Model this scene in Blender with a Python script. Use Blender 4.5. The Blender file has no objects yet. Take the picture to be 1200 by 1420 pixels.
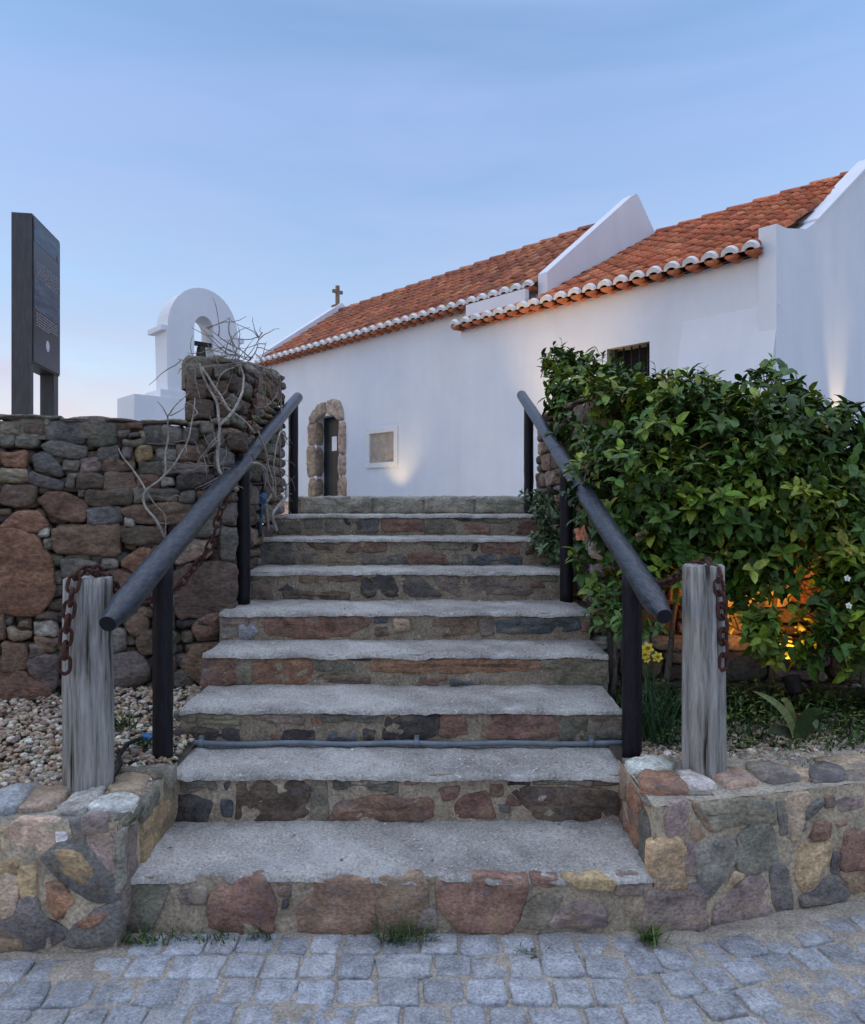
import bpy, bmesh, math, random
from mathutils import Vector, noise, Matrix
R = random.Random(7)
rad = math.radians
scene = bpy.context.scene
COL = scene.collection
F, CX, HY, CH = 1000.0, 600.0, 703.0, 1.45        # focal length (px), optical axis, horizon row, eye height
def at(px, py, d):                                # a point d metres ahead of the standing place
    return Vector(((px-CX)*d/F, d, CH-(py-HY)*d/F))
def V3(*a): return Vector(a)
X_, Y_, Z_ = V3(1,0,0), V3(0,1,0), V3(0,0,1)

# ------------------------------------------------------------------ materials
def new_mat(name):
    m = bpy.data.materials.new(name); m.use_nodes = True
    nt = m.node_tree; b = nt.nodes['Principled BSDF']
    return m, nt, b
def nd(nt, t, **kw):
    n = nt.nodes.new(t)
    for k, v in kw.items(): setattr(n, k, v)
    return n
def noise_node(nt, scale, detail=6, rough=.6, vec=None, dist=0):
    n = nd(nt, 'ShaderNodeTexNoise'); n.inputs['Scale'].default_value = scale
    n.inputs['Detail'].default_value = detail; n.inputs['Roughness'].default_value = rough
    n.inputs['Distortion'].default_value = dist
    if vec is not None: nt.links.new(vec, n.inputs['Vector'])
    return n
def ramp(nt, src, stops):
    r = nd(nt, 'ShaderNodeValToRGB'); e = r.color_ramp.elements
    while len(e) < len(stops): e.new(.5)
    for el, (p, c) in zip(e, stops):
        el.position = p; el.color = (*c, 1) if len(c) == 3 else c
    nt.links.new(src, r.inputs['Fac']); return r
def mixc(nt, a, b, fac, mode='MIX'):
    m = nd(nt, 'ShaderNodeMix', data_type='RGBA', blend_type=mode)
    for sock, v in ((m.inputs[6], a), (m.inputs[7], b), (m.inputs[0], fac)):
        if isinstance(v, (int, float)): sock.default_value = v
        elif isinstance(v, tuple): sock.default_value = (*v, 1)
        else: nt.links.new(v, sock)
    return m.outputs[2]
def g(v): return (v, v, v)
def attr_mat(name, rough=.85, s1=9, s2=60, lo=.6, hi=1.35, bump=.5, bdist=.01, patch=None, pamt=.5, pscale=6, spec=.3, stretch=None, spec_dots=None, patch2=None):
    """colour comes from the per-stone / per-leaf colour of the mesh, varied by noise"""
    m, nt, b = new_mat(name)
    tc = nd(nt, 'ShaderNodeTexCoord'); vec = tc.outputs['Object']
    if stretch:
        mp = nd(nt, 'ShaderNodeMapping'); mp.inputs['Scale'].default_value = stretch
        nt.links.new(vec, mp.inputs['Vector']); vec = mp.outputs['Vector']
    a = nd(nt, 'ShaderNodeAttribute', attribute_name='Col')
    n1 = noise_node(nt, s1, 8, .65, vec, .3); n2 = noise_node(nt, s2, 5, .6, vec)
    r1 = ramp(nt, n1.outputs['Fac'], [(.3, g(lo)), (.7, g(hi))])
    c = mixc(nt, a.outputs['Color'], r1.outputs['Color'], 1.0, 'MULTIPLY')
    r2 = ramp(nt, n2.outputs['Fac'], [(.3, g(.58)), (.7, g(1.38))])
    c = mixc(nt, c, r2.outputs['Color'], 1.0, 'MULTIPLY')
    if patch:
        n3 = noise_node(nt, pscale, 7, .7, vec, .6)
        r3 = ramp(nt, n3.outputs['Fac'], [(.54, g(0)), (.68, g(pamt))])
        c = mixc(nt, c, patch, r3.outputs['Color'])
    if patch2:
        n5 = noise_node(nt, patch2[2], 8, .7, vec, 1.0); n5.noise_dimensions = '4D'; n5.inputs['W'].default_value = 5.3
        r5 = ramp(nt, n5.outputs['Fac'], [(.52, g(0)), (.64, g(patch2[1]))])
        c = mixc(nt, c, patch2[0], r5.outputs['Color'])
    if spec_dots:
        n4 = noise_node(nt, spec_dots[1], 2, .5, vec)
        r4 = ramp(nt, n4.outputs['Fac'], [(.66, g(0)), (.72, g(.8))])
        c = mixc(nt, c, spec_dots[0], r4.outputs['Color'])
    nt.links.new(c, b.inputs['Base Color'])
    b.inputs['Roughness'].default_value = rough; b.inputs['Specular IOR Level'].default_value = spec
    ad = nd(nt, 'ShaderNodeMath', operation='ADD'); nt.links.new(n1.outputs['Fac'], ad.inputs[0])
    ml = nd(nt, 'ShaderNodeMath', operation='MULTIPLY'); nt.links.new(n2.outputs['Fac'], ml.inputs[0]); ml.inputs[1].default_value = .5
    nt.links.new(ml.outputs[0], ad.inputs[1])
    bp = nd(nt, 'ShaderNodeBump'); bp.inputs['Strength'].default_value = bump; bp.inputs['Distance'].default_value = bdist
    nt.links.new(ad.outputs[0], bp.inputs['Height']); nt.links.new(bp.outputs['Normal'], b.inputs['Normal'])
    return m
def plain_mat(name, col, col2=None, rough=.7, scale=8, bump=.2, bdist=.005, metal=0, spec=.4, stretch=None, lo=.4, hi=.65):
    m, nt, b = new_mat(name)
    tc = nd(nt, 'ShaderNodeTexCoord'); vec = tc.outputs['Object']
    if stretch:
        mp = nd(nt, 'ShaderNodeMapping'); mp.inputs['Scale'].default_value = stretch
        nt.links.new(vec, mp.inputs['Vector']); vec = mp.outputs['Vector']
    n = noise_node(nt, scale, 8, .65, vec, .2)
    r = ramp(nt, n.outputs['Fac'], [(lo, col), (hi, col2 or tuple(min(1, x*1.2) for x in col))])
    nt.links.new(r.outputs['Color'], b.inputs['Base Color'])
    b.inputs['Roughness'].default_value = rough; b.inputs['Metallic'].default_value = metal
    b.inputs['Specular IOR Level'].default_value = spec
    bp = nd(nt, 'ShaderNodeBump'); bp.inputs['Strength'].default_value = bump; bp.inputs['Distance'].default_value = bdist
    nt.links.new(n.outputs['Fac'], bp.inputs['Height']); nt.links.new(bp.outputs['Normal'], b.inputs['Normal'])
    return m
M = {}
M['stone'] = attr_mat('rubble_stone', .9, 8, 70, .6, 1.9, .9, .014, (.38,.28,.16), .55, 7, .2, stretch=(1,1,1.4), patch2=((.13,.135,.15), .6, 6))
M['wallstone'] = attr_mat('dry_wall_stone', .92, 6, 40, .70, 1.75, 1.0, .025, (.24,.20,.155), .5, 5, .2, stretch=(1,1,1.5), patch2=((.08,.07,.065), .55, 5))
M['sett'] = attr_mat('granite_sett', .85, 16, 110, .6, 1.35, .9, .008, (.33,.30,.26), .6, 8, .3, spec_dots=((.50,.50,.50), 150))
M['mortar'] = attr_mat('lime_mortar', .95, 9, 80, .7, 1.3, .9, .012, (.33,.30,.25), .5, 7, .15, spec_dots=((.5,.48,.44), 70))
M['tread'] = attr_mat('worn_tread', .9, 2.4, 95, .45, 1.4, 1.0, .012, (.55,.54,.52), .55, 4.5, .2, spec_dots=((.62,.61,.58), 60))
M['sand'] = attr_mat('joint_sand', .97, 10, 120, .7, 1.25, .7, .006, (.20,.17,.14), .4, 12, .1)
M['pebble'] = attr_mat('pebble', .8, 30, 90, .8, 1.2, .3, .004, spec=.3)
M['tile'] = attr_mat('clay_roof_tile', .85, 9, 50, .65, 1.3, .5, .008, (.16,.10,.07), .6, 5, .25)
M['leaf'] = attr_mat('leaf', .5, 20, 70, .6, 1.25, .2, .003, spec=.28)
M['blade'] = attr_mat('grass_blade', .6, 20, 70, .8, 1.2, .1, .003, spec=.35)
M['petal'] = attr_mat('petal', .6, 20, 60, .9, 1.1, .1, .002, spec=.2)
M['soil'] = plain_mat('soil', (.05,.04,.03), (.10,.08,.06), .95, 14, .8, .02)
M['earth'] = plain_mat('pale_earth', (.20,.19,.17), (.30,.28,.25), .95, 3, .6, .02)
def lime():
    m, nt, b = new_mat('whitewash'); tc = nd(nt, 'ShaderNodeTexCoord'); mp = nd(nt, 'ShaderNodeMapping'); mp.inputs['Scale'].default_value = (1.7,1.7,.30)
    nt.links.new(tc.outputs['Object'], mp.inputs['Vector'])
    n1 = noise_node(nt, 1.6, 7, .65, mp.outputs['Vector'], .3); n2 = noise_node(nt, 1.3, 8, .6, tc.outputs['Object'], .2); n3 = noise_node(nt, 26, 6, .6, tc.outputs['Object'])
    r1 = ramp(nt, n2.outputs['Fac'], [(.3, (.735,.76,.805)), (.65, (.80,.815,.84))])
    r2 = ramp(nt, n1.outputs['Fac'], [(.30, (.945,.94,.93)), (.62, (1,1,1))])            # rain streaks
    c = mixc(nt, r1.outputs['Color'], r2.outputs['Color'], 1.0, 'MULTIPLY'); nt.links.new(c, b.inputs['Base Color'])
    b.inputs['Roughness'].default_value = .88; b.inputs['Specular IOR Level'].default_value = .2
    ad = nd(nt, 'ShaderNodeMath', operation='MULTIPLY_ADD'); nt.links.new(n3.outputs['Fac'], ad.inputs[0]); ad.inputs[1].default_value = .22; nt.links.new(n2.outputs['Fac'], ad.inputs[2])
    bp = nd(nt, 'ShaderNodeBump'); bp.inputs['Strength'].default_value = .55; bp.inputs['Distance'].default_value = .014
    nt.links.new(ad.outputs[0], bp.inputs['Height']); nt.links.new(bp.outputs['Normal'], b.inputs['Normal']); return m
M['white'] = lime()
M['white2'] = plain_mat('whitewash_mortar', (.72,.71,.69), (.82,.81,.80), .85, 20, .3, .006, spec=.2)
M['black'] = plain_mat('dark_painted_wood', (.008,.007,.010), (.018,.017,.021), .5, 14, .45, .004, spec=.25, stretch=(6,6,1))
M['rail'] = plain_mat('blue_black_rail_paint', (.010,.013,.018), (.050,.058,.072), .36, 9, .7, .006, spec=.55, stretch=(7,1.6,7))
M['door'] = plain_mat('dark_green_door_paint', (.010,.016,.020), (.018,.026,.032), .5, 12, .3, .004, stretch=(6,6,1))
M['rust'] = plain_mat('rusty_iron', (.045,.018,.014), (.12,.045,.03), .85, 40, .8, .006, metal=.2)
M['iron'] = plain_mat('dark_iron', (.02,.018,.018), (.05,.04,.035), .6, 30, .4, .004, metal=.5)
M['signmetal'] = plain_mat('bronze_grey_metal', (.075,.068,.066), (.10,.092,.09), .45, 12, .1, .002, metal=.35, stretch=(4,4,.6))
M['signface'] = plain_mat('smoked_sign_panel', (.020,.022,.028), (.03,.034,.045), .28, 3, .05, .002, spec=.5)
M['signphoto'] = plain_mat('printed_landscape', (.035,.055,.085), (.10,.14,.18), .35, 4, .02, .001, stretch=(1,1,6))
M['ink'] = plain_mat('printed_grey_text', (.28,.28,.29), (.36,.36,.37), .6, 40, .0, .001)
M['signwhite'] = plain_mat('printed_white_mark', (.55,.57,.6), (.65,.66,.68), .5, 10, 0, .001)
M['petalred'] = plain_mat('printed_red_mark', (.45,.10,.08), (.5,.14,.1), .5, 10, 0, .001)
M['paper'] = plain_mat('white_paper', (.78,.80,.82), (.84,.85,.86), .8, 6, .05, .001)
M['panel'] = plain_mat('beige_stone_plaque', (.34,.28,.22), (.46,.39,.32), .8, 9, .3, .004)
M['sill'] = plain_mat('cream_stone_reveal', (.42,.37,.28), (.55,.49,.38), .85, 12, .3, .005)
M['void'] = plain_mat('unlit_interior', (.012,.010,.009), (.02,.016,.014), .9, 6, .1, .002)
M['pipe'] = plain_mat('grey_plastic_conduit', (.13,.16,.19), (.19,.22,.25), .5, 20, .1, .002)
M['bluefit'] = plain_mat('blue_plastic_fitting', (.02,.13,.32), (.03,.18,.40), .4, 20, .05, .002)
M['blackhose'] = plain_mat('black_rubber_hose', (.012,.012,.014), (.025,.025,.028), .5, 20, .1, .002)
M['bronze'] = plain_mat('dark_bell_bronze', (.03,.025,.022), (.06,.05,.04), .5, 20, .2, .003, metal=.6)
M['twig'] = attr_mat('bare_twig', .85, 12, 60, .7, 1.2, .5, .004, spec=.2)
M['crossstone'] = plain_mat('brown_stone', (.20,.14,.10), (.30,.22,.16), .9, 12, .5, .01)
# weathered wood: long grey streaks with dark cracks
def wood_mat():
    m, nt, b = new_mat('weathered_grey_wood')
    tc = nd(nt, 'ShaderNodeTexCoord'); mp = nd(nt, 'ShaderNodeMapping'); mp.inputs['Scale'].default_value = (14,14,1.1)
    nt.links.new(tc.outputs['Object'], mp.inputs['Vector'])
    n1 = noise_node(nt, 2.2, 8, .6, mp.outputs['Vector'], .4)
    n2 = noise_node(nt, 7, 6, .6, mp.outputs['Vector'])
    n3 = noise_node(nt, 5, 5, .6, tc.outputs['Object'])
    r1 = ramp(nt, n1.outputs['Fac'], [(.35, (.045,.042,.038)), (.45, (.26,.25,.225)), (.60, (.40,.39,.365)), (.8, (.50,.49,.465))])
    r2 = ramp(nt, n2.outputs['Fac'], [(.32, g(.55)), (.5, g(1)), (.8, g(1.15))])
    r3 = ramp(nt, n3.outputs['Fac'], [(.35, (.88,.86,.82)), (.65, (1.04,1.05,1.07))])
    c = mixc(nt, r1.outputs['Color'], r2.outputs['Color'], 1.0, 'MULTIPLY')
    c = mixc(nt, c, r3.outputs['Color'], 1.0, 'MULTIPLY')
    nt.links.new(c, b.inputs['Base Color']); b.inputs['Roughness'].default_value = .9; b.inputs['Specular IOR Level'].default_value = .2
    bp = nd(nt, 'ShaderNodeBump'); bp.inputs['Strength'].default_value = .9; bp.inputs['Distance'].default_value = .008
    ad = nd(nt, 'ShaderNodeMath', operation='ADD'); nt.links.new(n1.outputs['Fac'], ad.inputs[0]); nt.links.new(n2.outputs['Fac'], ad.inputs[1])
    nt.links.new(ad.outputs[0], bp.inputs['Height']); nt.links.new(bp.outputs['Normal'], b.inputs['Normal'])
    return m
M['wood'] = wood_mat()

# ------------------------------------------------------------------ mesh helpers
class MB:
    def __init__(s): s.v=[]; s.f=[]; s.c=[]; s.m=[]; s.s=[]
    def add(s, vs, fs, col=(.5,.5,.5), mat=0, smooth=True):
        o = len(s.v); s.v += [Vector(v) for v in vs]
        for f in fs:
            s.f.append([i+o for i in f]); s.c.append(col); s.m.append(mat); s.s.append(smooth)
    def box(s, p0, p1, col=(.5,.5,.5), mat=0):
        x0,y0,z0 = p0; x1,y1,z1 = p1
        vs = [(x0,y0,z0),(x1,y0,z0),(x1,y1,z0),(x0,y1,z0),(x0,y0,z1),(x1,y0,z1),(x1,y1,z1),(x0,y1,z1)]
        s.add(vs, [(0,3,2,1),(4,5,6,7),(0,1,5,4),(1,2,6,5),(2,3,7,6),(3,0,4,7)], col, mat, False)
    def obox(s, O, U, V, N, u, v, n, col=(.5,.5,.5), mat=0):     # oriented box: ranges along three axes
        vs = [O+U*a+V*b+N*c for c in n for b in v for a in u]
        s.add(vs, [(0,2,3,1),(4,5,7,6),(0,1,5,4),(1,3,7,5),(3,2,6,7),(2,0,4,6)], col, mat, False)
    def prism(s, pts, depth, col=(.5,.5,.5), mat=0):             # closed outline (3-D, planar) swept by a vector
        n = len(pts); vs = list(pts)+[p+depth for p in pts]
        fs = [tuple(range(n)), tuple(range(2*n-1, n-1, -1))]+[(i,n+i,n+(i+1)%n,(i+1)%n) for i in range(n)]
        s.add(vs, fs, col, mat, False)
    def tube(s, pts, rs, n=8, col=(.5,.5,.5), mat=0, cap=True, wob=0, seed=0):
        pts = [Vector(p) for p in pts]
        if not isinstance(rs, (list, tuple)): rs = [rs]*len(pts)
        o = len(s.v); prev = None
        for i, p in enumerate(pts):
            t = (pts[min(i+1,len(pts)-1)]-pts[max(i-1,0)])
            t = t.normalized() if t.length > 1e-9 else Z_
            if prev is None:
                a = t.cross(Z_ if abs(t.z) < .9 else X_).normalized()
            else:
                a = (prev-t*prev.dot(t)); a = a.normalized() if a.length > 1e-6 else t.orthogonal().normalized()
            prev = a; b = t.cross(a)
            for k in range(n):
                th = 2*math.pi*k/n
                r = rs[i]*(1+(wob*noise.noise(Vector((math.cos(th)*1.5+seed, math.sin(th)*1.5, p.length*2.0))) if wob else 0))
                s.v.append(p+a*(r*math.cos(th))+b*(r*math.sin(th)))
        def fa(f, sm=True): s.f.append(f); s.c.append(col); s.m.append(mat); s.s.append(sm)
        for i in range(len(pts)-1):
            for k in range(n):
                fa([o+i*n+k, o+i*n+(k+1)%n, o+(i+1)*n+(k+1)%n, o+(i+1)*n+k])
        if cap:
            fa([o+k for k in range(n-1,-1,-1)], False); e = o+(len(pts)-1)*n; fa([e+k for k in range(n)], False)
    def grid(s, fn, nu, nv, col=(.5,.5,.5), mat=0, smooth=True):  # fn(a,b) a,b in 0..1
        vs = [fn(i/nu, j/nv) for j in range(nv+1) for i in range(nu+1)]
        w = nu+1
        s.add(vs, [(j*w+i, j*w+i+1, (j+1)*w+i+1, (j+1)*w+i) for j in range(nv) for i in range(nu)], col, mat, smooth)
    def build(s, name, mats, parent=None, origin=None):
        if parent is not None: org = LOC[parent.name] if origin is None else Vector(origin)
        else: org = Vector(origin) if origin is not None else Vector((0,0,0))
        me = bpy.data.meshes.new(name)
        me.from_pydata([tuple(v-org) for v in s.v], [], s.f)
        if not isinstance(mats, (list, tuple)): mats = [mats]
        for m in mats: me.materials.append(M[m])
        me.polygons.foreach_set('material_index', s.m)
        me.polygons.foreach_set('use_smooth', s.s)
        ca = me.color_attributes.new('Col', 'FLOAT_COLOR', 'CORNER')
        data = []
        for f, c in zip(s.f, s.c): data += [c[0],c[1],c[2],1.0]*len(f)
        ca.data.foreach_set('color', data)
        me.update()
        o = bpy.data.objects.new(name, me); COL.objects.link(o)
        if parent is not None:
            o.parent = parent; o.location = org-LOC[parent.name]
        else: o.location = org
        LOC[o.name] = org
        return o
LOC = {}
def empty(name, loc):
    o = bpy.data.objects.new(name, None); o.empty_display_size = .2; COL.objects.link(o); o.location = loc
    LOC[o.name] = Vector(loc); return o
def tag(o, label=None, cat=None, group=None, kind=None):
    if label: o['label'] = label
    if cat: o['category'] = cat
    if group: o['group'] = group
    if kind: o['kind'] = kind
    return o
def jit(c, a=.15, rnd=R):
    k = 1+rnd.uniform(-a, a); return tuple(max(.004, x*k*(1+rnd.uniform(-a*.3, a*.3))) for x in c)
P = dict(br=(.175,.118,.080), db=(.115,.083,.062), sl=(.112,.102,.092), gr=(.165,.147,.118), ol=(.17,.150,.105), ta=(.29,.225,.15),
         oc=(.31,.225,.125), ru=(.235,.130,.080), re=(.170,.100,.074), pu=(.175,.135,.118), pa=(.40,.37,.32), dk=(.062,.054,.050),
         sb=(.085,.092,.10), wh=(.50,.48,.44), gn=(.135,.126,.096), bl=(.22,.225,.235), pk=(.31,.225,.165))

def smooth_poly(pts, passes=2, q=.2, seg=.03):
    for _ in range(passes):
        out = []
        for i in range(len(pts)):
            a, b = Vector(pts[i]), Vector(pts[(i+1)%len(pts)])
            out += [a.lerp(b, q), a.lerp(b, 1-q)]
        pts = out
    res = []                                         # even out the spacing
    for i in range(len(pts)):
        a, b = Vector(pts[i]), Vector(pts[(i+1)%len(pts)])
        k = max(1, min(12, int((b-a).length/seg)))
        res += [a.lerp(b, j/k) for j in range(k)]
    return res
def stone(mb, O, U, V, N, poly, depth=.05, bulge=.02, col=(.2,.2,.2), inset=.016, rough=.006, mat=0, smooth_n=2, q=.2, edge=.008, rnd=R, seg=.03):
    sd = Vector((rnd.uniform(0,99), rnd.uniform(0,99), rnd.uniform(0,99)))
    pts = smooth_poly(poly, smooth_n, q, seg)
    pts = [Vector((p.x+edge*noise.noise(Vector((p.x*14,p.y*14,0))+sd)*1.6, p.y+edge*noise.noise(Vector((p.x*14,p.y*14,7))+sd)*1.6)) for p in pts]
    ar = sum(pts[i].x*pts[(i+1)%len(pts)].y-pts[(i+1)%len(pts)].x*pts[i].y for i in range(len(pts)))
    if ar < 0: pts.reverse()
    n = len(pts); cx = sum(p.x for p in pts)/n; cy = sum(p.y for p in pts)/n
    hw = max(.006, max(abs(p.x-cx) for p in pts)); hh = max(.006, max(abs(p.y-cy) for p in pts))
    ins = min(inset, hw*.45, hh*.45)
    ta, tb = rnd.uniform(-.4,.4), rnd.uniform(-.4,.4)
    rings = [(0,-depth),(0,-.001),(ins*.3,bulge*.6),(ins,bulge*.9),(min(hw,hh)*.5,bulge),(min(hw,hh)*.8,bulge*1.02)]
    vs = []
    for ri, (i_, h) in enumerate(rings):
        sx, sy = max(.12,1-i_/hw), max(.12,1-i_/hh)
        for p in pts:
            u, v = cx+(p.x-cx)*sx, cy+(p.y-cy)*sy
            hz = h
            if ri >= 2:
                hz += bulge*.5*(ta*(u-cx)/hw+tb*(v-cy)/hh) + rough*1.5*noise.noise(Vector((u*9,v*9,0))+sd)+rough*noise.noise(Vector((u*28,v*28,3))+sd)
            vs.append(O+U*u+V*v+N*hz)
    vs.append(O+U*cx+V*cy+N*(bulge*1.02+rough*noise.noise(sd)))
    fs = []
    flip = U.cross(V).dot(N) < 0
    for r in range(len(rings)-1):
        for k in range(n):
            q_ = (r*n+k, r*n+(k+1)%n, (r+1)*n+(k+1)%n, (r+1)*n+k)
            fs.append(q_[::-1] if flip else q_)
    e = (len(rings)-1)*n
    for k in range(n):
        t = (e+k, e+(k+1)%n, len(vs)-1); fs.append(t[::-1] if flip else t)
    mb.add(vs, fs, col, mat, True)
def quad_poly(x0, y0, x1, y1, j=.1, rnd=R):
    w, h = x1-x0, y1-y0; m = min(abs(w), abs(h))*j
    r = lambda: rnd.uniform(-m, m)
    pts = [(x0+r(),y0+r()),(x1+r(),y0+r()),(x1+r(),y1+r()),(x0+r(),y1+r())]
    if abs(w) > 1.8*abs(h):
        pts.insert(1, ((x0+x1)/2+w*rnd.uniform(-.2,.2), y0+r())); pts.insert(4, ((x0+x1)/2+w*rnd.uniform(-.2,.2), y1+r()))
    return pts
def ray_plane(px, py, P0, N):
    d = Vector(((px-CX)/F, 1, -(py-HY)/F)); o = Vector((0,0,CH))
    return o+d*((P0-o).dot(N)/d.dot(N))
def px_stones(mb, crop, entries, P0, U, V, N, vmax=99, grow=1.0, lum=1.0, **kw):
    """stones seen face-on, measured on the picture and laid on the real wall plane"""
    ox, oy, s = crop
    for e in entries:
        if isinstance(e[0], list): pts = e[0]; col = e[1]; q = .16
        else: pts = quad_poly(e[0],e[1],e[2],e[3], .09); col = e[4]; q = .13
        w = []
        for (a, b) in pts:
            p = ray_plane(ox+a/s, oy+b/s, P0, N)-P0; w.append((p.dot(U), min(p.dot(V), vmax)))
        if grow != 1:
            gx = sum(a for a, b in w)/len(w); gy = sum(b for a, b in w)/len(w)
            w = [(gx+(a-gx)*grow, min(vmax, gy+(b-gy)*grow)) for a, b in w]
        if max(b for a, b in w)-min(b for a, b in w) < .012: continue
        stone(mb, P0, U, V, N, w, col=jit(tuple(x*lum for x in P[col]), .12), q=q, **kw)
def courses(mb, P0, U, V, N, u0, u1, v0, topf, ch=(.07,.15), cw=(.12,.36), gap=.008, pal=('br','gr','sl','ol','db','re','pu'), back=0, rnd=R, skip=None, **kw):
    v = v0; vmax = max(topf(u0), topf(u1))
    while v < vmax-.03:
        h = rnd.uniform(*ch); u = u0-rnd.uniform(0,.1)
        while u < u1-.02:
            w = rnd.uniform(*cw); a, b = max(u,u0), min(u+w,u1)
            t = topf((a+b)/2)
            if b-a > .04 and v+.03 < t and not (skip and skip((a+b)/2, v+h/2)):
                vv = min(v+h, t)
                if rnd.random() < .25 and h > .1:
                    mid = v+(vv-v)*rnd.uniform(.4,.6)
                    for (c, d) in ((v,mid),(mid,vv)):
                        stone(mb, P0-N*back, U, V, N, quad_poly(a+gap,c+gap,b-gap,d-gap,.14,rnd), col=jit(P[rnd.choice(pal)],.2,rnd), rnd=rnd, **kw)
                else:
                    stone(mb, P0-N*back, U, V, N, quad_poly(a+gap,v+gap,b-gap,vv-gap,.16,rnd), col=jit(P[rnd.choice(pal)],.2,rnd), rnd=rnd, **kw)
            u += w
        v += h
def fbm(x, y, z=0, o=4):
    s, a, f = 0, 1, 1
    for _ in range(o): s += a*noise.noise(Vector((x*f,y*f,z*f))); a *= .5; f *= 2.1
    return s
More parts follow.
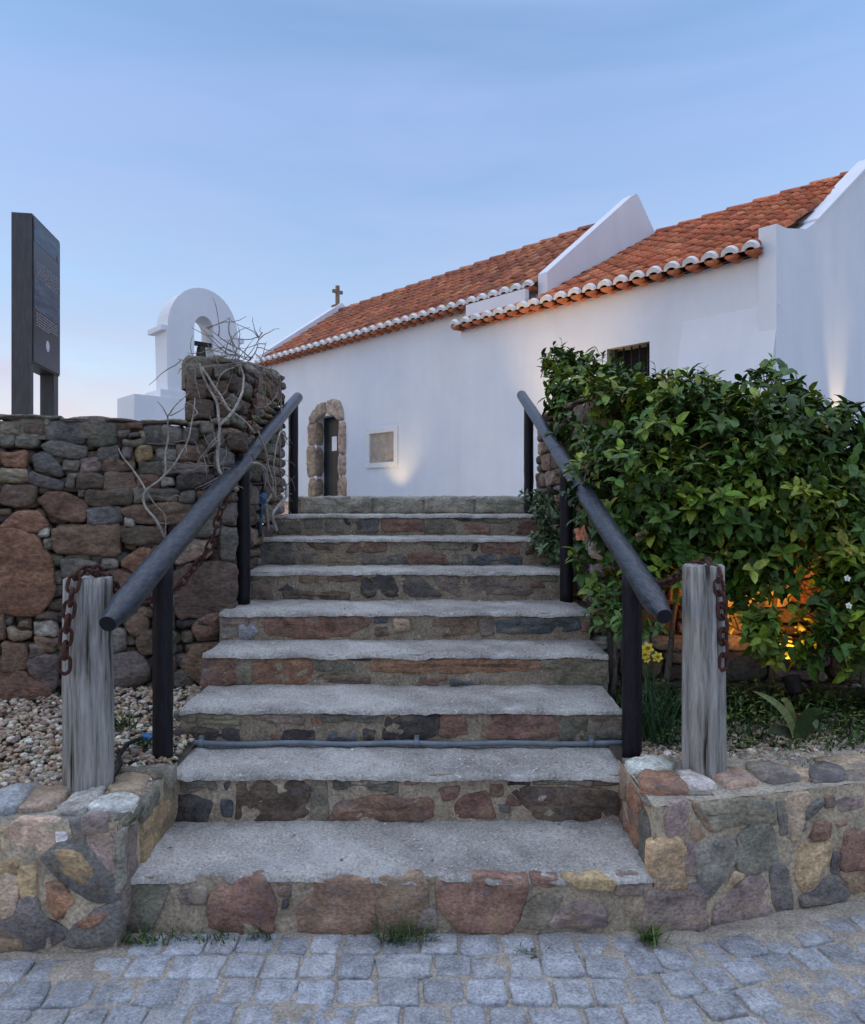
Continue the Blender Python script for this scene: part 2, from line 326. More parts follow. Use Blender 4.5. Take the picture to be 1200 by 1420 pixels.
# ------------------------------------------------------------------ the stairway
D = [2.46,2.88,3.21,3.63,4.0,4.5,4.95,5.45,6.2]
ZS = [.197,.388,.555,.714,.87,1.05,1.235,1.39,1.543]
XL = [-1.03,-1.06,-1.12,-1.155,-1.18,-1.17,-1.185,-1.20,-1.215]
XR = [.75,.80,.84,.882,.872,.86,.86,.86,.88]
A = (220,680,3.529); B = (560,680,3.529); Cc = (150,1040,2.927); Dd = (560,1040,2.927)
RISERS = {
 1: [(Cc,[([(60,545),(270,545),(230,620),(180,720),(60,730)],'gn'),([(420,740),(415,600),(450,560),(530,505),(640,515),(672,600),(668,740)],'re'),(700,540,745,590,'br'),(705,610,735,645,'dk'),
      ([(845,480),(1075,468),(1080,742),(780,745),(770,640),(840,600)],'br'),(1085,505,1290,735,'br'),(300,560,400,620,'gr'),(560,690,660,742,'ol')]),
     (Dd,[([(150,470),(440,468),(490,510),(480,600),(430,730),(230,725),(150,640),(145,560)],'re'),(520,510,620,550,'re'),([(640,510),(690,470),(860,510),(830,570),(720,570)],'oc'),
      ([(468,720),(500,590),(620,575),(645,600),(570,720)],'ol'),([(575,718),(640,640),(720,600),(820,640),(820,715)],'pu'),(865,475,970,590,'pu'),(20,640,130,720,'gr')])],
 2: [(Cc,[([(280,185),(330,180),(430,215),(400,300),(280,308)],'dk'),(460,200,508,275,'sb'),(465,140,500,180,'sl'),(530,105,815,288,'db'),(820,110,895,285,'ol'),(915,92,1160,165,'gn'),
      ([(895,288),(940,210),(1060,180),(1200,190),(1316,190),(1316,285)],'re'),(290,110,440,170,'gr')]),
     (Dd,[(150,145,220,205,'re'),([(195,282),(215,200),(265,168),(340,168),(382,284)],'re'),(355,140,410,195,'br'),([(400,205),(430,172),(482,228),(440,225)],'re'),(425,105,508,143,'dk'),
      ([(430,148),(860,155),(875,285),(545,290)],'db'),(770,118,875,150,'re'),(660,85,768,148,'gr'),(390,220,430,250,'sl'),(520,100,650,140,'ol'),(0,100,60,140,'br')])],
 3: [(A,[(75,1080,180,1130,'gr'),(75,1165,390,1235,'dk'),([(430,1100),(560,1080),(720,1110),(700,1150),(520,1130)],'pu'),(740,1120,810,1170,'ru'),(800,1078,1095,1135,'gn'),(555,1185,600,1230,'br'),(605,1170,765,1230,'dk'),
      (790,1180,960,1225,'sb'),(1000,1170,1060,1220,'dk'),(1105,1080,1380,1215,'dk'),(190,1085,400,1150,'ol')]),
     (B,[(180,1080,305,1215,'re'),([(385,1085),(560,1058),(755,1068),(755,1215),(390,1215)],'re'),(770,1085,905,1215,'gn'),(915,1090,1062,1140,'ol'),(940,1155,1062,1215,'gr')])],
 4: [(A,[(210,805,380,960,'re'),([(470,810),(740,808),(755,955),(470,950)],'ru'),(755,820,850,885,'gr'),(855,840,960,900,'gn'),(930,785,1050,830,'dk'),(780,900,1030,955,'db'),(385,810,460,950,'ol')]),
     (B,[([(-140,800),(200,790),(655,800),(655,880),(250,898),(-140,890)],'ru'),(930,752,1000,812,'dk'),(840,770,895,790,'br'),([(665,790),(830,795),(800,870),(740,880),(670,860)],'ol'),(745,830,1000,948,'ol'),
      (70,915,165,960,'re'),(165,905,205,940,'br'),(230,930,370,960,'sb'),(430,920,500,945,'br'),(710,940,760,960,'db')])],
 5: [(A,[(300,562,440,600,'dk'),(305,602,440,660,'pu'),([(380,660),(440,645),(490,700),(440,732),(400,730)],'bl'),(305,675,385,730,'gr'),([(510,640),(560,580),(860,570),(1000,590),(1040,650),(900,715),(620,720),(530,700)],'re'),
      (1055,620,1120,650,'sb'),(1060,660,1130,715,'db'),(1150,620,1235,690,'pk')]),
     (B,[(40,558,190,595,'br'),(225,555,375,597,'db'),(415,548,490,585,'br'),([(120,620),(365,612),(362,705),(200,714),(130,690)],'br'),(372,625,440,708,'pu'),([(450,632),(840,612),(870,690),(470,708)],'sb'),
      ([(610,575),(800,565),(795,605),(620,606)],'re'),(840,566,910,590,'dk'),(865,640,910,690,'re'),(500,550,600,600,'gn')])],
 6: [(A,[(455,388,555,450,'ol'),(455,458,557,540,'pu'),([(580,490),(625,455),(668,470),(640,500)],'dk'),(690,390,825,455,'br'),(832,405,985,445,'re'),(615,492,930,535,'db'),([(1000,405),(1150,410),(1192,500),(1180,522),(1000,522)],'dk')]),
     (B,[([(-10,415),(60,412),(185,505),(170,517),(5,517)],'sl'),([(150,425),(215,405),(420,430),(600,468),(625,500),(600,512),(215,517)],'pu'),(510,395,550,440,'gr'),(620,455,690,475,'re'),(400,390,450,420,'br'),(640,400,750,450,'gn')])],
 7: [(A,[(470,255,670,362,'sl'),(682,230,855,298,'db'),([(920,290),(960,232),(1115,240),(1110,305),(930,305)],'re'),(705,305,770,352,'gr'),([(755,310),(900,308),(985,350),(760,362)],'ta'),(1000,315,1215,362,'sl'),(865,232,910,262,'br')]),
     (B,[(55,232,130,265,'re'),(25,302,215,362,'re'),([(325,300),(345,258),(370,265),(355,300)],'dk'),(380,235,560,310,'re'),(290,317,570,365,'sb'),(590,260,640,320,'dk'),(215,310,280,360,'gr'),(640,272,750,330,'br'),(140,235,300,290,'ol')])],
 8: [(A,[(600,100,690,150,'pa'),(690,100,790,140,'dk'),(715,145,800,190,'gn'),(815,108,900,214,'gr'),(905,130,940,180,'dk'),(945,108,1075,214,'sl'),(1098,108,1300,210,'re'),(580,155,700,215,'gr')]),
     (B,[([(105,215),(115,160),(160,132),(240,150),(262,215)],'gr'),([(195,110),(310,108),(332,152),(260,146)],'dk'),(285,170,420,214,'re'),(335,115,520,155,'gn'),([(500,215),(560,165),(640,112),(690,112),(690,215)],'re')])],
 9: [],
}
stair = tag(empty('stone_staircase', (-.12,2.46,0)), 'wide nine-step stairway of rubble stone risers and worn pale treads between two dark handrails', 'stairs')
for k in range(9):
    z0 = ZS[k-1] if k else 0.0; z1 = ZS[k]; d = D[k]; d2 = D[k+1]+.05 if k < 8 else 7.6
    xl, xr = XL[k], XR[k]
    mb = MB()
    sd = k*7.3
    mb.grid(lambda a, b: V3(xl+(xr-xl)*a, d+.008*fbm(a*22+sd, b*3, 1)-.002, (z0-.03)+(z1-.006-z0+.03)*b), 90, 10, (.36,.295,.21) if k < 2 else (.275,.225,.16))
    mb.box((xl,d+.02,z0-.1),(xr,d2,z1-.03),(.23,.21,.18))
    if k == 8:                                   # the top course: long pale kerb blocks
        for (a, b) in ((-.185-.95,-.52),(-.51,-.08),(-.07,.36),(.37,.90)):
            stone(mb, V3(0,d,0), X_, Z_, -Y_, quad_poly(a,z0+.005,b,z1-.006,.02), .03, .02, jit((.30,.28,.22),.08), q=.06, mat=1)
    for crop, ent in RISERS[k+1]:
        px_stones(mb, crop, ent, V3(0,d,0), X_, Z_, -Y_, vmax=z1-(.024 if k else .003), grow=1.05 if k else 1.10, lum=1.0 if k else 1.35, depth=.03, bulge=.008 if k else .014, inset=.007, rough=.007, mat=1, edge=.009, smooth_n=1, seg=.02)
    step = mb.build('step', ['mortar','stone'], stair, (0,d,z0))
    tb = MB(); n1, n2 = 190, 22
    def tread(a, b, k=k, d=d, d2=d2, z1=z1, xl=xl, xr=xr, sd=sd):
        x = xl+(xr-xl)*a
        y = d-.017+.007*fbm(a*9+sd,.3,2)+.006*fbm(a*40,sd,2)+.012*max(0,fbm(a*17+sd,1.7,9)-.25)+(.03*max(0,fbm(a*11,sd,5)) if k == 0 else 0)
        if b < .12:                              # rolled, chipped nose
            t = b/.12; yy = y+.020*(1-math.cos(t*math.pi/2)) ; zz = z1-.024*(1-math.sin(t*math.pi/2))
        else:
            t = (b-.12)/.88; yy = y+.020+(d2-y-.020)*t; zz = z1
        zz += .009*fbm(x*5,yy*5,sd) + .005*fbm(x*22,yy*22,sd) - (.006 if .1 < b < .35 else 0)*(.5+fbm(x*2,sd,0))
        return V3(x, yy, zz)
    tb.grid(tread, n1, n2, (.385,.363,.325) if k < 8 else (.33,.31,.26))
    tb.build('tread', 'tread', step, (0,d,z1))
# ------------------------------------------------------------------ low mortared walls beside the first steps
E = (0,1050,3.838); G = (860,1040,3.529)
def mortar_face(mb, P0, U, V, N, u, v, col=(.45,.37,.26), amp=.010, sd=0, res=.03):
    nu, nv = max(2,int((u[1]-u[0])/res)), max(2,int((v[1]-v[0])/res))
    mb.grid(lambda a, b: P0+U*(u[0]+(u[1]-u[0])*a)+V*(v[0]+(v[1]-v[0])*b)+N*(amp*fbm((u[0]+(u[1]-u[0])*a)*7+sd,(v[0]+(v[1]-v[0])*b)*7,sd)), nu, nv, col, 0)
# left
lw = tag(empty('low_garden_wall', (-1.9,2.4,0)), 'low mortared rubble wall at the left of the bottom step, blue slate and ochre stones', 'wall')
mb = MB(); FL = V3(-1.035,2.37,0)
mortar_face(mb, FL, X_, Z_, -Y_, (-3.2,0), (-.05,.415), sd=3)
mortar_face(mb, V3(-1.035,2.37,0), Y_, Z_, X_, (0,.56), (-.05,.415), sd=5)
mb.box((-4.235,2.385,-.05),(-1.05,2.92,.40),(.25,.22,.18))
px_stones(mb, E, [(70,355,290,510,'pk'),(292,390,355,450,'wh'),([(365,345),(455,340),(465,470),(400,450)],'sl'),(452,312,570,395,'pu'),([(470,405),(600,410),(605,610),(560,580),(480,480)],'pu'),(604,420,650,690,'gr'),
   ([(240,525),(340,450),(440,462),(530,540),(590,610),(600,760),(480,750),(300,610)],'sl'),(0,530,110,620,'oc'),(104,590,190,740,'oc'),([(0,625),(95,630),(100,740),(80,830),(0,850)],'ta'),
   ([(0,860),(80,800),(180,740),(220,830),(340,930),(260,1000),(130,1000),(0,945)],'sl'),([(235,690),(330,660),(400,760),(330,860),(250,790)],'ru'),([(390,905),(560,790),(620,765),(640,985),(350,1000)],'sl'),
   (185,910,280,1010,'pk'),(0,965,130,1040,'br'),(0,370,60,500,'ta')], FL, X_, Z_, -Y_, grow=1.17, lum=1.45, depth=.03, bulge=.009, inset=.007, rough=.006, mat=1, smooth_n=1, edge=.010, seg=.02)
px_stones(mb, E, [([(275,500),(330,480),(410,500),(500,600),(505,690),(440,690),(330,610)],'oc'),([(400,900),(470,840),(575,815),(570,860),(450,915)],'ru')], FL-Y_*.011, X_, Z_, -Y_, depth=.015, bulge=.007, inset=.01, rough=.004, mat=1)
sf = V3(-1.035,2.37,0)
for (a,b,c,dd,cl) in ((.02,.03,.16,.36,'pu'),(.20,.10,.50,.36,'oc'),(.17,.31,.34,.40,'gr'),(.34,.02,.53,.10,'gr'),(.03,.37,.2,.41,'gn')):
    stone(mb, sf, Y_, Z_, X_, quad_poly(a,b,c,dd,.18), .03, .014, jit(P[cl]), rough=.007, mat=1)
rr = random.Random(31)
courses(mb, FL, X_, Z_, -Y_, -3.2, -1.36, 0, lambda u: .41, (.1,.18), (.14,.34), .012, ('ta','sl','oc','pu','gr','br'), rnd=rr, depth=.03, bulge=.009, inset=.007, mat=1, smooth_n=1, edge=.01, seg=.02)
mb.build('masonry', ['mortar','stone'], lw)
mb = MB()
cap = V3(0,0,.405)
px_stones(mb, E, [([(-40,300),(-40,230),(60,190),(205,178),(150,240),(85,282),(60,305)],'bl'),([(90,288),(205,188),(385,176),(300,275)],'pk'),([(305,300),(410,205),(575,135),(540,215),(455,300)],'pa'),
   ([(460,300),(560,228),(745,224),(690,300)],'wh'),([(590,205),(640,112),(805,112),(740,212)],'ta'),([(600,105),(710,62),(925,66),(905,108),(640,108)],'gr'),([(-300,310),(-280,220),(-45,228),(-50,310)],'gr')],
   cap, X_, Y_, Z_, grow=1.12, lum=1.15, depth=.04, bulge=.026, inset=.007, rough=.009, smooth_n=1, edge=.012)
courses(mb, V3(-1.035,2.37,.405), X_, Y_, Z_, -3.2, -1.5, 0, lambda u: .3, (.12,.18), (.2,.4), .012, ('gr','pa','ta','bl'), rnd=rr, depth=.03, bulge=.03)
mortar_face(mb, V3(-1.035,2.375,.402), X_, Y_, Z_, (-3.2,-.002), (0,.52), (.30,.27,.21), .006, 9, .05)
mb.build('coping', ['stone','mortar'], lw)
# right
rdir = V3(.967,.253,0).normalized(); rn = V3(rdir.y,-rdir.x,0)
FR = V3(.755,2.46,0)
rw = tag(empty('low_garden_wall', (1.5,2.6,0)), 'low mortared rubble wall at the right of the bottom step, below the weathered post with daffodils behind', 'wall')
mb = MB()
mortar_face(mb, FR, rdir, Z_, rn, (0,3.6), (-.05,.425), sd=13)
mortar_face(mb, FR, Y_, Z_, -X_, (0,.47), (-.05,.424), amp=.004, sd=15)
rp_ = V3(-rdir.y,rdir.x,0); rb0 = FR+rdir*3.6+rp_*.014
mb.prism([V3(.770,2.480,-.05), V3(rb0.x,rb0.y,-.05), V3(rb0.x,rb0.y,-.05)+rp_*.35, V3(.770,2.83,-.05)], V3(0,0,.46), (.25,.22,.18))
mb.box((.770,2.56,-.05),(1.0,2.93,.43),(.25,.22,.18))
px_stones(mb, G, [(235,268,330,440,'pu'),([(345,270),(395,265),(470,390),(430,395)],'br'),([(345,352),(420,420),(370,445),(345,420)],'br'),([(400,268),(600,245),(700,250),(755,345),(600,360),(470,380)],'ol'),([(690,238),(750,300),(755,350),(700,340)],'sl'),
   ([(175,450),(300,445),(320,600),(310,670),(170,665)],'oc'),(310,455,380,600,'pu'),(155,685,395,890,'pu'),([(385,465),(520,435),(558,470),(556,560),(430,720),(395,690)],'gr'),([(450,440),(540,440),(556,520),(500,510)],'sl'),
   ([(585,400),(640,365),(745,372),(765,560),(630,600),(585,560)],'gn'),([(490,745),(640,620),(690,632),(750,830),(680,870),(470,850)],'pu'),([(730,600),(780,560),(820,600),(838,800),(760,800)],'sl'),([(800,228),(930,222),(900,330),(860,440),(800,400)],'ta'),
   ([(760,270),(795,255),(815,400),(775,405)],'sl'),([(895,300),(970,235),(985,260),(920,335)],'sl'),([(935,430),(960,350),(1042,345),(1020,430)],'re'),(1005,225,1050,282,'br'),([(1065,240),(1175,225),(1180,285),(1080,295)],'pu'),([(1060,350),(1110,335),(1112,372),(1065,378)],'re'),
   ([(1135,400),(1160,325),(1185,400)],'gr'),([(870,500),(900,465),(1012,462),(1020,540),(960,620),(900,680),(866,640)],'oc'),([(898,715),(1050,605),(1110,690),(1080,732),(908,760)],'sl'),(1085,402,1230,585,'re'),([(1070,600),(1200,590),(1230,690),(1120,690)],'br'),
   (1033,520,1058,598,'sl'),([(560,600),(620,610),(520,700),(480,720)],'ta'),(880,360,915,388,'sl')], FR, rdir, Z_, rn, grow=1.20, lum=1.45, depth=.03, bulge=.009, inset=.007, rough=.006, mat=1, smooth_n=1, edge=.010, seg=.02)
for (a,b,c,dd,cl) in ((.02,.10,.16,.40,'sl'),(.17,.16,.31,.41,'ru'),(.32,.05,.46,.26,'re'),(.03,.41,.15,.42,'gr'),(.18,.02,.30,.14,'br'),(.05,.0,.2,.09,'pu'),(.33,.28,.46,.415,'ta')):
    stone(mb, FR, Y_, Z_, -X_, quad_poly(a,b,c,dd,.18), .03, .014, jit(P[cl]), rough=.007, mat=1)
courses(mb, FR, rdir, Z_, rn, 1.0, 3.6, 0, lambda u: .42, (.1,.18), (.14,.34), .012, ('ta','sl','oc','pu','gr','br'), rnd=rr, depth=.03, bulge=.009, inset=.007, mat=1, smooth_n=1, edge=.01, seg=.02)
mb.build('masonry', ['mortar','stone'], rw)
mb = MB(); cap = V3(0,0,.415)
px_stones(mb, G, [([(40,68),(150,42),(252,80),(240,112),(60,112)],'wh'),([(110,125),(240,112),(330,175),(320,212),(110,205)],'ru'),([(262,122),(390,118),(485,180),(380,195),(335,190)],'pa')], V3(0,0,.432), X_, Y_, Z_, grow=1.12, lum=1.15, depth=.06, bulge=.020, inset=.007, rough=.009, smooth_n=1, edge=.012)
px_stones(mb, G, [([(412,112),(590,92),(682,180),(520,205),(490,172)],'pk'),
   ([(600,92),(745,80),(880,160),(720,178)],'gr'),([(765,80),(930,112),(930,165),(890,160)],'ta'),([(930,120),(1005,84),(1102,118),(1085,168),(930,172)],'sl'),([(950,66),(1080,45),(1205,50),(1205,108),(1095,108)],'ta'),([(1110,120),(1300,110),(1300,160),(1100,165)],'gr'),
   ([(1215,45),(1420,40),(1420,105),(1215,105)],'pk')], cap, X_, Y_, Z_, grow=1.14, lum=1.15, depth=.05, bulge=.022, inset=.007, rough=.009, smooth_n=1, edge=.012)
courses(mb, FR+V3(0,0,.415), rdir, V3(-rdir.y,rdir.x,0), Z_, 1.15, 3.6, 0, lambda u: .32, (.12,.18), (.2,.4), .012, ('gr','pa','ta','bl'), rnd=rr, depth=.03, bulge=.03)
def capsheet(a, b):
    p = FR+rdir*(3.6*a)+V3(-rdir.y,rdir.x,0)*(.004+.40*b); p.x = max(p.x, .759)
    return p+V3(0,0,.424+.006*fbm(p.x*9,p.y*9,4))
mb.grid(capsheet, 72, 10, (.40,.35,.27), 1)
mb.build('coping', ['stone','mortar'], rw)
# ------------------------------------------------------------------ tall dry-stone wall on the left, with its taller end
PB = V3(-1.17,4.15,0); PA = V3(-2.25,3.75,0)
wu = (PB-PA).normalized(); wn = V3(wu.y,-wu.x,0)
W4 = (0,540,2.857)
def sidelen(): return (V3(-1.215,5.85,0)-PB).length
mb = MB()
wall_stones = [(0,100,98,117,'ol'),(100,104,238,121,'gr'),(240,110,420,126,'gr'),(420,119,560,134,'db'),(560,120,735,136,'ol'),
 (0,121,78,185,'ol'),(82,130,178,180,'db'),(168,110,204,150,'ol'),(190,126,340,212,'sl'),(344,135,458,225,'gn'),(432,130,562,163,'br'),(462,162,515,193,'gr'),(516,170,550,193,'gr'),([(550,172),(575,160),(596,205),(570,205)],'ta'),(576,142,640,215,'sl'),(642,142,720,218,'gr'),(724,152,790,215,'sl'),(792,132,850,170,'gr'),
 (0,182,60,235,'gr'),(66,172,158,235,'gr'),([(162,220),(210,195),(350,225),(340,265),(250,278),(180,240)],'gr'),(382,230,470,293,'sl'),(482,222,525,270,'pu'),([(528,245),(550,220),(606,218),(608,275),(540,287)],'oc'),(490,196,575,228,'gr'),(614,233,700,285,'gr'),(704,222,818,284,'br'),(822,172,888,233,'sl'),(902,178,980,240,'db'),
 (0,238,108,310,'ru'),([(125,260),(180,245),(250,300),(255,345),(150,330)],'sl'),(0,316,118,366,'ta'),([(122,312),(180,340),(250,370),(240,405),(120,380)],'sl'),(322,270,403,332,'pu'),(407,277,540,328,'br'),(247,282,320,325,'gr'),(547,287,640,338,'gn'),(642,288,825,333,'gr'),([(840,260),(880,225),(930,260),(930,315),(845,315)],'sl'),
 ([(250,385),(270,330),(312,332),(300,390)],'gr'),(307,337,425,390,'db'),(427,324,540,402,'br'),(542,342,635,393,'re'),(637,345,690,385,'gr'),(692,337,850,393,'dk'),
 (2,374,145,466,'br'),([(150,440),(200,400),(280,415),(345,450),(340,520),(280,527),(190,490)],'re'),(347,397,515,460,'db'),(312,390,345,425,'gr'),(532,387,705,448,'gn'),(707,404,778,448,'gr'),(782,392,840,440,'br'),
 ([(5,535),(90,470),(180,500),(192,540),(140,570),(10,552)],'ru'),(347,464,475,537,'sl'),([(490,465),(640,450),(770,460),(765,535),(560,533),(500,500)],'br'),(490,505,530,540,'pa'),(0,470,45,500,'db'),
 ([(207,540),(460,534),(475,560),(470,655),(330,660),(215,645)],'br'),(477,542,660,616,'db'),(772,514,870,583,'gr'),(147,552,203,588,'pa'),(165,592,208,640,'gr'),
 ([(-60,560),(90,558),(165,600),(210,680),(215,800),(180,880),(90,895),(-60,860)],'ru'),(252,672,398,738,'gr'),(402,667,466,713,'gr'),([(472,690),(560,620),(610,640),(600,720),(540,730)],'ru'),([(692,640),(760,595),(845,600),(840,660),(700,702)],'pk'),(602,617,690,660,'br'),
 ([(395,730),(450,710),(540,740),(540,830),(420,830)],'re'),([(690,725),(760,692),(895,680),(935,705),(935,850),(860,890),(700,912)],'db'),(880,548,940,680,'gr'),
 ([(22,935),(130,960),(120,990),(40,990)],'ta'),(0,885,18,990,'br'),(72,908,135,943,'br'),(137,887,228,912,'db'),(139,915,225,973,'pa'),(137,977,225,1043,'br'),
 (0,997,110,1113,'br'),(112,1012,175,1068,'gr'),([(105,1080),(160,1047),(228,1050),(228,1195),(150,1160)],'pu'),([(0,1115),(90,1112),(200,1180),(200,1225),(0,1235)],'re'),
 (442,950,505,1040,'gr'),([(500,900),(560,885),(600,930),(580,985),(510,980)],'br'),(545,955,620,1052,'br'),([(440,1050),(560,1042),(592,1110),(580,1170),(445,1180)],'pu'),(632,955,700,1050,'gn'),([(750,940),(800,890),(870,885),(870,970),(780,990)],'re'),([(705,1100),(760,1010),(880,1000),(920,1160),(800,1165)],'br'),(692,1112,770,1180,'gr'),(640,1060,700,1150,'br'),
 (850,840,935,885,'db'),(705,915,850,945,'dk'),(600,790,690,870,'gr'),(620,870,690,950,'db')]
px_stones(mb, W4, wall_stones, PB, wu, Z_, wn, grow=1.065, depth=.11, bulge=.026, inset=.012, rough=.011, edge=.011, smooth_n=1, seg=.025)
# pillar front blocks (taller end)
P5 = (180,380,5)
pil = MB()
px_stones(pil, P5, [(392,622,500,718,'gr'),(502,632,575,720,'db'),(577,628,690,722,'gr'),(396,728,540,860,'db'),(544,738,690,868,'db'),([(388,872),(590,868),(588,1005),(386,1010)],'db'),(594,880,690,1000,'db'),(388,1012,560,1050,'ol'),(564,1006,690,1050,'gr')],
   PB, wu, Z_, wn, depth=.12, bulge=.022, inset=.010, rough=.010, smooth_n=1, edge=.010)
ptop = lambda v: 2.28+.25*v/1.7
rs = random.Random(5)
su = (V3(-1.215,5.85,0)-PB).normalized(); sn = V3(su.y,-su.x,0)
courses(pil, PB, su, Z_, sn, 0, 1.70, .5, lambda u: ptop(u), (.07,.16), (.14,.4), .006, ('db','br','gr','ol','db','pu'), rnd=rs, depth=.1, bulge=.022, inset=.012, rough=.011, smooth_n=1)
pu0 = (ray_plane(258,560,PB,wn)-PB).dot(wu)
pil.prism([PB-wn*.05+wu*pu0+V3(0,0,1.5), PB-wn*.05+su*.03-V3(.05,0,0)+V3(0,0,1.5), V3(-1.27,5.82,1.5), V3(-1.27-.6,5.82,1.5)], V3(0,0,.70), (.07,.06,.05))
# cap of the taller end: flat irregular stones following its rise
for i in range(5):
    y0 = .02+i*.335; zc = ptop(y0+.16)
    O = PB+su*y0+V3(0,0,zc-.03)
    stone(pil, O, su, V3(-su.y,su.x,0), Z_, quad_poly(0,-.0,.325,.30,.08,rs), .14, .05, jit(P[rs.choice(('gr','ol','db'))],.15,rs), rnd=rs, rough=.014)
pilo = pil.build('stone_pillar', 'wallstone', None, PB+V3(0,.5,1.4))
tag(pilo, 'taller dark block pillar at the end of the dry stone wall, wrapped in bare vines', 'pillar')
# backing of small dark stones in the joints + the solid behind
rb = random.Random(11)
topw = lambda u: (CH+.124*3.75) if u < -1.152 else (CH+.115*4.05)
courses(mb, PB, wu, Z_, wn, -1.3, -.02, .40, lambda u: 1.90, (.05,.09), (.07,.16), .004, ('db','gr','br','sl','ol'), back=.035, rnd=rb, depth=.05, bulge=.022, inset=.014, rough=.006)
courses(mb, PB, wu, Z_, wn, -4.2, -1.16, .40, lambda u: 1.93, (.08,.17), (.14,.42), .006, ('br','gr','sl','ru','db','re','pu','ol'), rnd=rb, depth=.1, bulge=.026, inset=.012, rough=.01, smooth_n=1)
courses(mb, PB, su, Z_, sn, 0, 1.70, .2, lambda u: .5, (.07,.16), (.14,.4), .006, ('db','br','gr'), rnd=rb, depth=.1, bulge=.03)
mb.obox(PB-wn*.06, wu, Z_, -wn, (-4.2,-.03), (.3,1.88), (0,.35), (.05,.043,.036))
# broken flat cap stones
u = -4.2
while u < pu0:
    w = rb.uniform(.18,.42); e = min(u+w, pu0)
    zt = (1.885+.05*noise.noise(Vector((u*1.7,0,0))))
    stone(mb, PB+wu*0+V3(0,0,zt), wu, -wn, Z_, quad_poly(u+.006,-.02,e-.006,.34,.07,rb), .08, .03+rb.uniform(0,.015), jit(P[rb.choice(('gr','ol','db','gn'))],.15,rb), rnd=rb, rough=.012)
    u = e
wo = mb.build('dry_stone_wall', 'wallstone', None, PA+V3(0,0,.45))
tag(wo, 'tall dry stone wall of brown and grey rubble on the left, with one huge rust-coloured boulder', 'wall')
# right-hand retaining wall and its end pillar (mostly behind the shrubs)
QB = V3(.90,4.15,0); qu = V3(1,-.05,0).normalized(); qn = V3(qu.y,-qu.x,0)
mb = MB(); rq = random.Random(21)
courses(mb, QB, qu, Z_, qn, 0, 4.0, .35, lambda u: 1.75, (.09,.19), (.16,.44), .007, ('br','gr','ta','pk','db','ru','pa'), rnd=rq, depth=.1, bulge=.024, inset=.012, rough=.01, smooth_n=1)
mb.obox(QB-qn*.05, qu, Z_, -qn, (.03,4.0), (.25,1.72), (0,.35), (.06,.05,.04))
o = mb.build('dry_stone_wall', 'wallstone', None, QB+V3(1,0,.4))
tag(o, 'brown rubble retaining wall on the right, glimpsed through the leaves beside the orange lamp glow', 'wall')
mb = MB(); QB = V3(.98,4.15,0); qs = V3(-.058,1,0).normalized(); qsn = V3(-qs.y,qs.x,0)
courses(mb, QB, qs, Z_, qsn, 0, 1.80, .3, lambda u: 2.12+.05*u, (.09,.17), (.16,.34), .006, ('br','br','pk','gr','db'), rnd=rq, depth=.1, bulge=.02, inset=.014, rough=.01, smooth_n=1)
courses(mb, V3(.88,5.94,0), X_, Z_, -Y_, 0, .5, 1.3, lambda u: 2.2, (.09,.17), (.16,.3), .006, ('br','br','pk','gr'), rnd=rq, depth=.1, bulge=.02, smooth_n=1)
mb.box((1.02,4.2,.3),(1.42,5.93,2.05),(.06,.05,.04))
o = mb.build('stone_pillar', 'wallstone', None, V3(.95,5.0,1.2))
tag(o, 'brown stone wall end right of the top steps, half hidden by the leafy shrub', 'pillar')

# ------------------------------------------------------------------ paving
pm = MB(); rp = random.Random(3)
def sett(cx, cy, w, h, ang, zt, col):
    c, s = math.cos(ang), math.sin(ang); n = 16; pts = []
    for k in range(n):
        th = 2*math.pi*(k+.5)/n; e = .26
        x = math.copysign(abs(math.cos(th))**e, math.cos(th))*w/2*rp.uniform(.89,1.05); y = math.copysign(abs(math.sin(th))**e, math.sin(th))*h/2*rp.uniform(.89,1.05)
        pts.append((x,y))
    tx, ty = rp.uniform(-.03,.03), rp.uniform(-.03,.03)
    vs = []
    for (f, z) in ((1.0,-.05),(1.0,-.007),(.965,-.002),(.85,.0)):
        for (x,y) in pts:
            X, Yy = x*f, y*f
            vs.append((cx+X*c-Yy*s, cy+X*s+Yy*c, zt+z+tx*X+ty*Yy+rp.uniform(-.0012,.0012)))
    vs.append((cx,cy,zt+.001))
    fs = [(r*n+k, r*n+(k+1)%n, (r+1)*n+(k+1)%n, (r+1)*n+k) for r in range(3) for k in range(n)]+[(3*n+k,3*n+(k+1)%n,4*n) for k in range(n)]
    pm.add(vs, fs, col, 0, True)
rowh = .119; y = 2.462; ri = 0
while y > .2:
    x = -3.3+rp.uniform(0,.1)
    while x < 3.3:
        w = rp.uniform(.105,.14); 
        if rp.random() < .06: w = rp.uniform(.15,.19)
        cx, cy = x+w/2, y-rowh/2
        # right of the stair the courses swing round
        if cx > .62:
            t = cx-.62; cy += .25*t
            ang = math.atan(.25)*min(1,t*4)*1.0
        elif cx < -.9:
            t = -.9-cx; cy -= .05*t; ang = .04
        else: ang = 0
        lim = 2.44 if -1.03 < cx < .75 else (2.35 if cx < 0 else 2.40+.26*(cx-.75))
        if cy < lim+.02:
            v = rp.uniform(.75,1.12); b = rp.uniform(-.01,.02)
            sett(cx, cy+rp.uniform(-.006,.006), w-rp.uniform(.001,.009), rowh-rp.uniform(.0,.008), ang+rp.uniform(-.05,.05), rp.uniform(-.004,.004), (.37*v,.376*v+b*.3,.385*v+b))
        x += w
    y -= rowh; ri += 1
